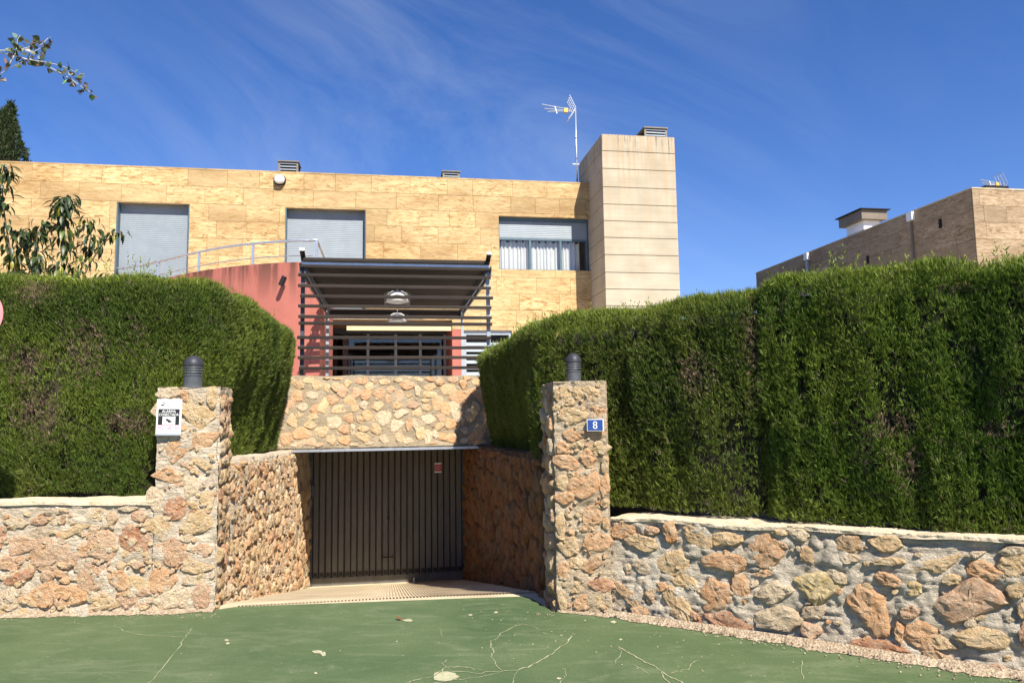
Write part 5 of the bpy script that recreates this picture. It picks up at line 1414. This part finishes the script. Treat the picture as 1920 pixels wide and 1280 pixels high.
def hedge(label, path, z0f, z1f, dens, cols, patches, seed, thick=1.1, lean=None, holes=(), sprig=50, lump=.07, tall=None, inner=-1, streak=0.3):
    """clipped cypress hedge: rough leafy skin along the path's outer face over a dark twiggy body. inner: side of the path the body lies on"""
    rng = np.random.default_rng(seed)
    Q = smooth_path(path)
    seg = np.diff(Q, axis=0); sl_ = np.hypot(seg[:, 0], seg[:, 1]); L = np.r_[0, np.cumsum(sl_)]
    nrm = np.c_[seg[:, 1], -seg[:, 0]] / sl_[:, None] * (1 if inner < 0 else -1)
    vn = np.zeros((len(Q), 2)); vn[:-1] += nrm; vn[1:] += nrm; vn /= np.linalg.norm(vn, axis=1)[:, None]
    t = thing('hedge', label, 'hedge', (Q[:, 0].mean(), Q[:, 1].mean(), z0f(0)))
    # body
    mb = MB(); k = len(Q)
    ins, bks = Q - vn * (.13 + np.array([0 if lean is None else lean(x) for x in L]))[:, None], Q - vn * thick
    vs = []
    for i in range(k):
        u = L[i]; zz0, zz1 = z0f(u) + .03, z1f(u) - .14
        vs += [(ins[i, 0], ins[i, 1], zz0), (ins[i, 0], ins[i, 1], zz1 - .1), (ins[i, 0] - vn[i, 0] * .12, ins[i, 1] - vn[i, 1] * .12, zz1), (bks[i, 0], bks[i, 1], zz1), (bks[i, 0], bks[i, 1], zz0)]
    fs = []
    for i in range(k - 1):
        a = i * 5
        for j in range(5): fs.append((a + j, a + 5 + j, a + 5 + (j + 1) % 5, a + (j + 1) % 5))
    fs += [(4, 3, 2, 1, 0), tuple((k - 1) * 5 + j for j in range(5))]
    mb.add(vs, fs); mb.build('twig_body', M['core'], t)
    # leafy skin, samples over the face (v 0..1) and back over the top
    area = L[-1] * (z1f(0) - z0f(0))
    n = int(area * dens)
    u = rng.uniform(0, L[-1], n); v = rng.uniform(0, 1, n)
    top = rng.random(n) < .17; depth = np.where(top, rng.uniform(0, thick, n) ** 1.3, 0)
    px = np.interp(u, L, Q[:, 0]); py = np.interp(u, L, Q[:, 1])
    nx = np.interp(u, L, vn[:, 0]); ny = np.interp(u, L, vn[:, 1])
    z0 = np.array([z0f(x) for x in u]); z1 = np.array([z1f(x) for x in u])
    z = z0 + (z1 - z0) * v; z[top] = z1[top]
    rr = .17
    over = np.clip((z - (z1 - rr)) / rr, 0, 1); ins_ = rr * (1 - np.sqrt(np.clip(1 - over ** 2, 0, 1)))
    ins_ = np.where(top, rr * .9 + depth, ins_)
    B = np.c_[px, py, z]
    lum = fbm(B * np.array([1, 1, .55]), 1.4, 3) * lump + fbm(B * np.array([1, 1, .28]), 6.0, 3) * .048
    z = z + np.where(top | (over > .3), fbm(np.c_[px, py, z * 0], 2.2, 3) * .05 - .03, 0)
    off = lum - rng.uniform(0, 1, n) ** 2 * .10 - ins_
    if lean is not None: off = off - np.array([lean(x) for x in u]) * np.clip((z1 - z) / (z1 - z0), 0, 1) ** 1.5 * (~top)
    # ragged openings
    keep = np.ones(n, bool)
    P = np.c_[px + nx * off, py + ny * off, z]
    prob = np.zeros(n)
    for (hx, hy, hz, r, rz) in patches:
        d = np.sqrt(((P[:, 0] - hx) / r) ** 2 + ((P[:, 1] - hy) / r) ** 2 + ((P[:, 2] - hz) / rz) ** 2) + fbm(P, 5, 2) * .35
        prob = np.maximum(prob, np.clip(1.25 - d, 0, 1))
    for (hx, hy, hz, r, rz) in holes:
        d = np.sqrt(((P[:, 0] - hx) / r) ** 2 + ((P[:, 1] - hy) / r) ** 2 + ((P[:, 2] - hz) / rz) ** 2) + fbm(P, 6, 2) * .4
        keep &= ~((d < 1) & (rng.random(n) < .85)); off_ = np.clip(1.2 - d, 0, 1)
        P[:, 0] -= nx * off_ * .12; P[:, 1] -= ny * off_ * .12
    gapn = fbm(B * np.array([1, 1, .45]), 7.0, 2)
    keep &= ~((gapn < -.36) & (rng.random(n) < .68))
    wood = np.clip(prob, 0, 1); keep &= ~((wood > .55) & (rng.random(n) < .35))
    N3 = np.c_[nx, ny, np.zeros(n)]
    D = N3 * rng.uniform(.1, .55, (n, 1)) + np.array([0, 0, 1.0]) * rng.uniform(.7, 1.4, (n, 1)) + rng.normal(0, .20, (n, 3))
    D[top | (over > .6)] += np.array([0, 0, .9])
    D /= np.linalg.norm(D, axis=1)[:, None]
    Lh = rng.uniform(.030, .068, n) * np.where(over > .5, 1.25, 1); Wd = rng.uniform(.0019, .0040, n)
    f1 = fbm(B, 1.1, 3); f2 = rng.random(n); f3 = fbm(B * np.array([1, 1, .35]) + 9, 3.0, 2)
    ca, cb, cc_ = (np.array(x) for x in cols)
    mixv = np.clip(.5 + f1 * .85 + (f2 - .5) * .5, 0, 1)[:, None]
    C = ca * (1 - mixv) + cb * mixv
    m2 = np.clip(f3 * .8 + (f2 - .55), 0, 1)[:, None] * streak * 2; m2 = np.clip(m2, 0, 1); C = C * (1 - m2) + cc_ * m2
    top_mix = np.clip((over - .3), 0, 1)[:, None] * .75; top_mix[top] = .8  # sprays on and near the top blended toward yellow-green
    C = C * (1 - top_mix) + np.array([.21, .26, .03]) * top_mix
    brown = (rng.random(n) < wood * .85)
    C[brown] = np.array([.17, .115, .08]) * rng.uniform(.6, 1.6, (brown.sum(), 1)) + np.array([.01, .012, 0])
    st = rng.random(n) < .028; C[st] = np.array([.17, .14, .085])
    Lh = np.where(brown, Lh * .8, Lh)
    k_ = keep
    foliage_mesh('foliage', P[k_], D[k_], Lh[k_], Wd[k_], C[k_], t, 4, .36, rng)
    # taller shoots standing above the clipped top
    m = int(L[-1] * sprig); uu = rng.uniform(0, L[-1], m)
    keep = (fbm(np.c_[uu, uu * 0, uu * 0], 1.7, 2) + .25) > rng.random(m) * .8
    uu = uu[keep]; m = len(uu)
    qx = np.interp(uu, L, Q[:, 0]) - np.interp(uu, L, vn[:, 0]) * rng.uniform(.02, .5, m); qy = np.interp(uu, L, Q[:, 1]) - np.interp(uu, L, vn[:, 1]) * rng.uniform(.02, .5, m)
    PP, DD, LL, WW, CC = [], [], [], [], []
    hmax = (lambda x: .12) if tall is None else tall
    for i in range(m):
        hgt = rng.uniform(.25, 1.0) ** 1.6 * hmax(uu[i]); base = np.array([qx[i], qy[i], z1f(uu[i]) - .06]); lean = np.array([rng.normal(0, .12), rng.normal(0, .12), 1])
        for s in np.linspace(0, 1, max(3, int(hgt / .022))):
            PP.append(base + lean * s * hgt + rng.normal(0, .006, 3)); DD.append(np.array([rng.normal(0, .45), rng.normal(0, .45), 1.0])); LL.append(.055 * (1.15 - .6 * s)); WW.append(.0042); CC.append(np.array([.20, .26, .03]) * rng.uniform(.75, 1.2))
    if PP:
        DD = np.array(DD); DD /= np.linalg.norm(DD, axis=1)[:, None]
        foliage_mesh('top_shoots', np.array(PP), DD, np.array(LL), np.array(WW), np.array(CC), t, 2, .3, rng)
    return t, Q

def hedges():
    zL = on_plane(150, 528, Vector((0, FL_L.y + .35, 0)), Vector((0, 1, 0))).z
    YF = FL_L.y + .30
    c0 = FR_L + Vector((-.30, .50, 0))
    rl_end = RL0.lerp(DL, .62)
    nU = (DL - RL0); nU.z = 0; nU.normalize(); nN = Vector((nU.y, -nU.x, 0))
    p1 = RL0 + nU * .5 - nN * .04; p2 = rl_end + nN * .03
    path = [(-8.4, YF - .02), (-4.5, YF), (-3.35, YF + .02), (c0.x - .1, YF + .12), (p1.x - .02, p1.y - .05), (p1.x + nU.x * 1.2, p1.y + nU.y * 1.2), (p2.x, p2.y), (p2.x - .12, p2.y + .35), (p2.x - .6, p2.y + .6)]
    Ld = 3.9
    def z0(u): return .86 if u < 5.1 else 1.16
    def z1(u): return zL + (.05 if u < 5.4 else .05 - .02 * (u - 5.4))
    P = lambda x, y: at_depth(x, y, YF - .02)
    pats = [(*P(160, 650), .20, .30), (*P(245, 625), .16, .22), (*P(35, 690), .22, .28), (*P(60, 760), .24, .25), (*P(85, 800), .2, .2), (*P(400, 620), .16, .26), (*P(240, 800), .26, .15), (*P(60, 545), .2, .12), (*P(190, 560), .12, .1)]
    hol = [(*P(168, 690), .06, .12), (*P(195, 570), .07, .09), (*P(65, 590), .06, .10), (*P(140, 935), .35, .04), (*P(8, 640), .06, .16), (*P(345, 640), .05, .05)]
    hedge('clipped cypress hedge with brown bare patches on the left low wall', path, z0, z1, 9600, ((.060, .100, .013), (.125, .172, .022), (.185, .190, .042)), pats, 41, 1.15, lambda u: .27 * min(1, max(0, (u - 5.3) / .6)), hol, 110, .085, lambda u: .12 + (.14 if 4.2 < u < 5.4 else 0), inner=-1)
    # right: along the drive, round the corner and out along the low wall
    rr_end = RR0.lerp(DR, .66)
    nU = (DR - RR0); nU.z = 0; nU.normalize()
    nN = Vector((-nU.y, nU.x, 0)); nN = nN if nN.x < 0 else -nN
    a = RR0 + nU * .35 + nN * .02; b = rr_end + nN * .03
    base = WR_O - WR_N * .20
    c1 = base + WR_U * .28; c2 = base + WR_U * 1.22
    zR1 = on_plane(1280, 556, Vector(c1), Vector((WR_N.x, WR_N.y, 0))).z
    path = [(b.x + .6, b.y + .7), (b.x + .12, b.y + .4), (b.x, b.y), (b.x + (a.x - b.x) * .5, b.y + (a.y - b.y) * .5), (a.x + .02, a.y), (a.x + .16, a.y - .18), (c1.x - .18, c1.y + .30), (c1.x, c1.y + .04), (c2.x, c2.y), (c2.x + WR_U.x * .12 - WR_N.x * .2, c2.y + WR_U.y * .12 - WR_N.y * .2)]
    def z0b(u): return 1.18 if u < 5.2 else .80
    def z1b(u): return zR1 - .02 + .02 * math.sin(u * 2)
    Pw = lambda x, y: on_plane(x, y, base, WR_N)
    pats = [(*Pw(1415, 640), .10, .5), (*Pw(1300, 700), .18, .2)]
    hol = [(*Pw(1430, 720), .04, .25), (*Pw(1300, 985), .3, .03)]
    hedge('clipped dark green cypress hedge beside the numbered pillar and drive', path, z0b, z1b, 9600, ((.062, .100, .013), (.125, .162, .021), (.185, .195, .042)), pats, 42, 1.1, lambda u: .22 * min(1, max(0, (4.9 - u) / .6)), hol, 110, .05, lambda u: .16, inner=-1)
    base2 = WR_O - WR_N * .15
    s = base2 + WR_U * 1.20; e = base2 + WR_U * 4.7
    zR2 = on_plane(1750, 500, Vector(s), Vector((WR_N.x, WR_N.y, 0))).z
    path = [(s.x - WR_N.x * .55, s.y - WR_N.y * .55), (s.x - WR_N.x * .12, s.y - WR_N.y * .12), (s.x + WR_U.x * .12, s.y + WR_U.y * .12), (s.x + WR_U.x * 1.4, s.y + WR_U.y * 1.4), (e.x, e.y)]
    pats = [(*Pw(1700, 880), .12, .15), (*Pw(1860, 810), .12, .06), (*Pw(1690, 800), .18, .1)]
    hol = [(*Pw(1800, 545), .10, .09), (*Pw(1840, 930), .05, .10), (*Pw(1880, 810), .16, .012), (*Pw(1640, 620), .05, .08), (*Pw(1465, 560), .05, .1), (*Pw(1700, 1000), .4, .025)]
    def tall(u): return .16 + .22 * max(0, 1 - abs(u - 1.05) / .22)
    hedge('taller clipped cypress hedge with loose shoots on the right low wall', path, lambda u: .80, lambda u: zR2 + .05 + .012 * math.sin(3 * u), 10400, ((.066, .118, .013), (.130, .185, .020), (.195, .222, .040)), pats, 43, 1.1, None, hol, 95, .042, tall, inner=-1)
hedges()

def leaf_mesh(name, L, W_, droop):
    vs = [(0, 0, 0)]; n = 5
    for i in range(1, n):
        t = i / n; w = W_ * math.sin(math.pi * t ** .8) ; z = -droop * t * t * L
        vs += [(-w, t * L, z + w * .35), (0, t * L, z), (w, t * L, z + w * .35)]
    vs.append((0, L, -droop * L))
    fs = [(0, 2, 1), (0, 3, 2)]
    for i in range(n - 2):
        a = 1 + i * 3
        fs += [(a, a + 1, a + 4, a + 3), (a + 1, a + 2, a + 5, a + 4)]
    a = 1 + (n - 2) * 3; fs += [(a, a + 1, len(vs) - 1), (a + 1, a + 2, len(vs) - 1)]
    me = bpy.data.meshes.new(name); me.from_pydata(vs, [], fs); me.materials.append(M['leaf']); me.polygons.foreach_set('use_smooth', [True] * len(fs)); me.update(); return me
def put_leaf(me, p, d, upv, s, col, parent):
    y = d.normalized(); x = y.cross(upv)
    if x.length < 1e-3: x = y.cross(Vector((1, 0, 0)))
    x.normalize(); z = x.cross(y)
    o = add_obj('leaf', me, p, parent, rot=Matrix((x, y, z)).transposed().to_quaternion(), color=col)
    o.scale = (s, s, s); return o

def plants():
    rnd = random.Random(12)
    # tall large-leaved shrub behind the left hedge
    Y = 8.6
    P = lambda x, y, dy=0: at_depth(x, y, Y + dy)
    base = Vector((P(60, 600).x, Y, .9))
    t = thing('shrub', 'lanky shrub with drooping dark leaves rising behind the left hedge', 'shrub', base.to_tuple())
    stems = [([(40, 560), (20, 480), (8, 400), (2, 330), (8, 312)], -.1, 62, 1.0), ([(70, 560), (66, 500), (70, 440), (82, 415)], .1, 40, 1.0), ([(110, 560), (116, 500), (120, 440), (122, 390), (127, 368)], 0, 70, 1.1), ([(130, 560), (150, 510), (166, 470), (171, 440), (163, 408)], .15, 40, 1.0),
             ([(140, 560), (165, 500), (190, 460), (212, 440), (226, 433)], .05, 14, .9), ([(60, 560), (72, 520), (74, 480)], -.15, 24, .9), ([(150, 560), (180, 530), (205, 512)], .1, 18, .9), ([(10, 560), (30, 500), (45, 450), (40, 430)], .2, 40, 1.0), ([(0, 560), (-30, 480), (-40, 400), (-20, 330)], .1, 40, 1.0)]
    me = [leaf_mesh('leaf', .125, .022, .5), leaf_mesh('leaf', .13, .026, .25)]
    for pts, dy, cnt, sc in stems:
        root = base + Vector((rnd.uniform(-.15, .15), dy, 0))
        W_ = [root] + [P(x, y, dy) for x, y in pts]
        mb = MB(); mb.tube(W_, [.018] + [.011 - .008 * i / len(pts) for i in range(len(pts))], 6); mb.build('stem', M['bark'], t, smooth=True)
        lead = W_[1:]
        for k in range(int(cnt * 3.0)):
            u = rnd.random() ** .8 * (len(lead) - 1); i = min(int(u), len(lead) - 2); p = lead[i].lerp(lead[i + 1], u - i)
            a = rnd.uniform(0, 6.283); out = Vector((math.cos(a), math.sin(a) * .8, 0))
            q = p + out * rnd.uniform(.02, .13) * sc + Z * rnd.uniform(-.04, .05)
            d = out * rnd.uniform(.4, 1.0) + Z * rnd.uniform(-1.5, .05)
            g = rnd.uniform(.6, 1.25); col = (.050 * g, .080 * g, .022 * g)
            if rnd.random() < .07: col = (.34, .30, .03)
            elif rnd.random() < .15: col = (.13, .18, .04)
            put_leaf(me[rnd.randrange(2)], q, d, Z + out * .5, sc * rnd.uniform(.6, 1.15), col, t)
    # poplar: trunk just outside the left of the view, one bough reaching in
    Y = 7.6
    P = lambda x, y, dy=0: at_depth(x, y, Y + dy)
    tb = Vector((-6.55, Y + .3, .7))
    t = thing('poplar_tree', 'pale-barked poplar whose bough reaches in at upper left', 'tree', tb.to_tuple())
    mb = MB(); mb.tube([tb, tb + Vector((.05, 0, 2)), tb + Vector((-.05, 0, 4)), tb + Vector((.02, 0, 6)), tb + Vector((0, 0, 8.2))], [.16, .14, .11, .08, .03], 10); mb.build('trunk', M['palebark'], t, smooth=True)
    lm = [leaf_mesh('leaf', .058, .026, .15), leaf_mesh('leaf', .062, .029, .0)]
    boughs = [([(-160, 150), (-80, 104), (0, 99), (25, 104), (45, 110), (65, 113), (83, 122), (100, 130), (120, 141), (135, 150), (150, 161), (165, 170), (173, 176)], .0085, 34), ([(45, 111), (80, 116), (105, 121), (125, 127), (140, 135), (150, 143)], .004, 13), ([(25, 104), (20, 118), (12, 132), (0, 140), (-40, 160)], .008, 4),
              ([(-60, 96), (0, 95), (30, 95), (62, 87), (78, 84), (90, 72)], .006, 26), ([(28, 104), (31, 90), (33, 74), (38, 66)], .0035, 13), ([(20, 128), (38, 118), (50, 112)], .003, 4), ([(-30, 150), (-8, 148), (4, 150)], .004, 8), ([(55, 108), (66, 96), (76, 90)], .003, 6)]
    for pts, r, cnt in boughs:
        W_ = [P(x, y, .02 * i) for i, (x, y) in enumerate(pts)]
        if pts[0][0] < -100: W_ = [Vector((tb.x, tb.y, W_[0].z - .45))] + W_
        rad = [r * (1.6 if i == 0 else 1 - .8 * i / len(W_)) for i in range(len(W_))]
        mb = MB(); mb.tube(W_, rad, 6); mb.build('branch', M['palebark'], t, smooth=True)
        for k in range(int(cnt * 1.5)):
            u = (rnd.random() ** .7) * (len(W_) - 1.001); i = int(u); p = W_[i].lerp(W_[i + 1], u - i)
            if W_[i].x < -6: continue
            out = Vector((rnd.gauss(0, 1), rnd.gauss(0, 1), rnd.gauss(0, .8))).normalized()
            put_leaf(lm[rnd.randrange(2)], p + out * rnd.uniform(.01, .05), out + Z * rnd.uniform(-.8, .2), Vector((rnd.gauss(0, 1), rnd.gauss(0, 1), rnd.gauss(0, 1))), rnd.uniform(.75, 1.25), tuple(c * rnd.uniform(.7, 1.3) for c in ((.11, .12, .055) if rnd.random() < .72 else (.30, .32, .25))), t)
    for k in range(7):
        z = 5.0 + .45 * k; a = 2.2 + k * 1.9
        e = Vector((tb.x - abs(math.cos(a)) * 1.2 - .3, tb.y + math.sin(a) * 1.1, tb.z + z + .5))
        mb = MB(); mb.tube([Vector((tb.x, tb.y, tb.z + z - .6)), (Vector((tb.x, tb.y, tb.z + z)) + e) / 2, e], [.03, .02, .006], 6); mb.build('branch', M['palebark'], t, smooth=True)
    # far cypress spire
    rng = np.random.default_rng(8)
    Y = 30.0; tip = at_depth(22, 193, Y); zb = 1.0
    t = thing('cypress_tree', 'dark narrow cypress behind the travertine house at far left', 'tree', (tip.x, tip.y, zb))
    mb = MB(); mb.tube([Vector((tip.x, tip.y, 0)), Vector((tip.x, tip.y, tip.z - .6))], [.22, .03], 8); mb.build('trunk', M['bark'], t)
    n = 15000
    s = rng.random(n) ** .75; h = tip.z - s * 9.0
    lean = np.array([0.015, 0])
    ang = rng.uniform(0, 6.283, n); rad = (np.minimum(1, s * 5.2) ** .8 * .62 + s * .55) * (.82 + .25 * fbm(np.c_[np.cos(ang) * 1.5, np.sin(ang) * 1.5, h * .9], 1.4, 3))
    rad = rad * rng.uniform(.78, 1.0, n)
    Pn = np.c_[tip.x - .12 + rad * np.cos(ang) + np.where(s < .04, .1, 0), tip.y + rad * np.sin(ang), h]
    D = np.c_[np.cos(ang) * .5, np.sin(ang) * .5, np.ones(n)]; D /= np.linalg.norm(D, axis=1)[:, None]
    C = np.array([.034, .052, .018]) * rng.uniform(.55, 1.7, (n, 1)); b = rng.random(n) < .06; C[b] = (.12, .115, .05)
    foliage_mesh('crown', Pn, D, rng.uniform(.10, .24, n), rng.uniform(.016, .03, n), C, t, 2, .5, rng)
    mb = MB(); mb.lathe((tip.x - .1, tip.y, tip.z - 9), [(.0, 0), (.75, 0), (.6, 3), (.42, 6), (.22, 7.8), (.03, 8.7)], 10); mb.build('inner_crown', M['core'], t)
plants()

# =================================================================== SMALL THINGS ON THE GROUND
def litter():
    rng = np.random.default_rng(2)
    # gravel and dust along the foot of the right wall, thin along the left
    mb = MB()
    def strip(P0, P1, w0, w1, n, nrm):
        vs = []
        for i in range(n + 1):
            p = P0.lerp(P1, i / n); w = w0 + (w1 - w0) * i / n + mnoise.noise(p * 5) * .045 + mnoise.noise(p * 19) * .035 + mnoise.noise(p * 50) * .02
            vs += [p - nrm * .03 + Z * .05, p + nrm * max(.01, w * .45) + Z * .022, p + nrm * max(.015, w) + Z * .0085]
        mb.add(vs, [(3 * i + j, 3 * i + j + 1, 3 * i + j + 4, 3 * i + j + 3) for i in range(n) for j in (0, 1)])
    strip(FL_R + Vector((.03, .02, 0)), FR_R, .03, .06, 12, (FR_R - FL_R).normalized().cross(Z))
    strip(FR_R.copy(), WR_O + WR_U * 4.5, .03, .10, 260, WR_N)
    strip(on_level(-1150, 1186), FL_L.copy(), .03, .05, 120, Vector((0, -1, 0))); strip(FL_L.copy(), FR_L.copy(), .05, .04, 14, Vector((0, -1, 0)))
    o = mb.build('gravel_strip', M['gravel'], center=False); o['kind'] = 'stuff'; o['label'] = 'strip of loose gravel and dust along the wall feet'
    # pebbles
    mb = MB()
    def peb(p, r):
        n = 5; vs = [p + Vector((math.cos(6.28 * k / n) * r * rng.uniform(.7, 1.2), math.sin(6.28 * k / n) * r * rng.uniform(.7, 1.2), 0)) for k in range(n)]
        vs += [p + (v - p) * .6 + Z * r * rng.uniform(.5, .9) for v in vs]
        mb.add(vs, [tuple(range(n, 2 * n))] + [(k, (k + 1) % n, n + (k + 1) % n, n + k) for k in range(n)])
    for k in range(700):
        u = rng.uniform(0, 4.4); w_ = abs(rng.normal(0, .05 + .03 * u)); p = WR_O + WR_U * u + WR_N * (.02 + w_); peb(Vector((p.x, p.y, .022 if w_ < .1 else .010)), rng.uniform(.0025, .009) * (1.4 if rng.random() < .1 else 1))
    for k in range(260):
        x = rng.uniform(0, 1040); 
        if 405 < x < 1000:
            continue
        p = on_level(x, 1152 + abs(rng.normal(0, 4))); peb(Vector((p.x, p.y, .008)), rng.uniform(.003, .008))
    for k in range(120):
        p = on_level(rng.uniform(900, 1300), rng.uniform(1125, 1215)); peb(Vector((p.x, p.y, .006)), rng.uniform(.002, .005))
    o = mb.build('loose_pebbles', M['gravel'], center=False); o['kind'] = 'stuff'; o['label'] = 'loose pebbles scattered at the foot of the walls'
    # pale lump of stone by the left wall
    c = on_level(156, 1152, .008); U, V = Vector((1, 0, 0)), Vector((0, 1, 0))
    th = np.linspace(0, 6.283, 10, endpoint=False); r = 1 + cyc_noise(10, .15, rng)
    o = stone_from_outline([(x, y) for x, y in zip(np.cos(th) * .055 * r, np.sin(th) * .045 * r)], .04, c, U, V, Z, None, (.75, .68, .58), rng, -.004, 'loose_stone')
    tag(o, 'pale loose stone lying at the foot of the left wall', 'stone')
    c = on_level(752, 1161, .012)
    me = leaf_mesh('fallen_leaf', .055, .02, -.3); o = add_obj('fallen_leaf', me, c, None, color=(.42, .12, .05)); o.rotation_euler = (0.2, 0.3, 1.2)
    tag(o, 'single reddish dry leaf lying on the green pavement', 'leaf')
litter()
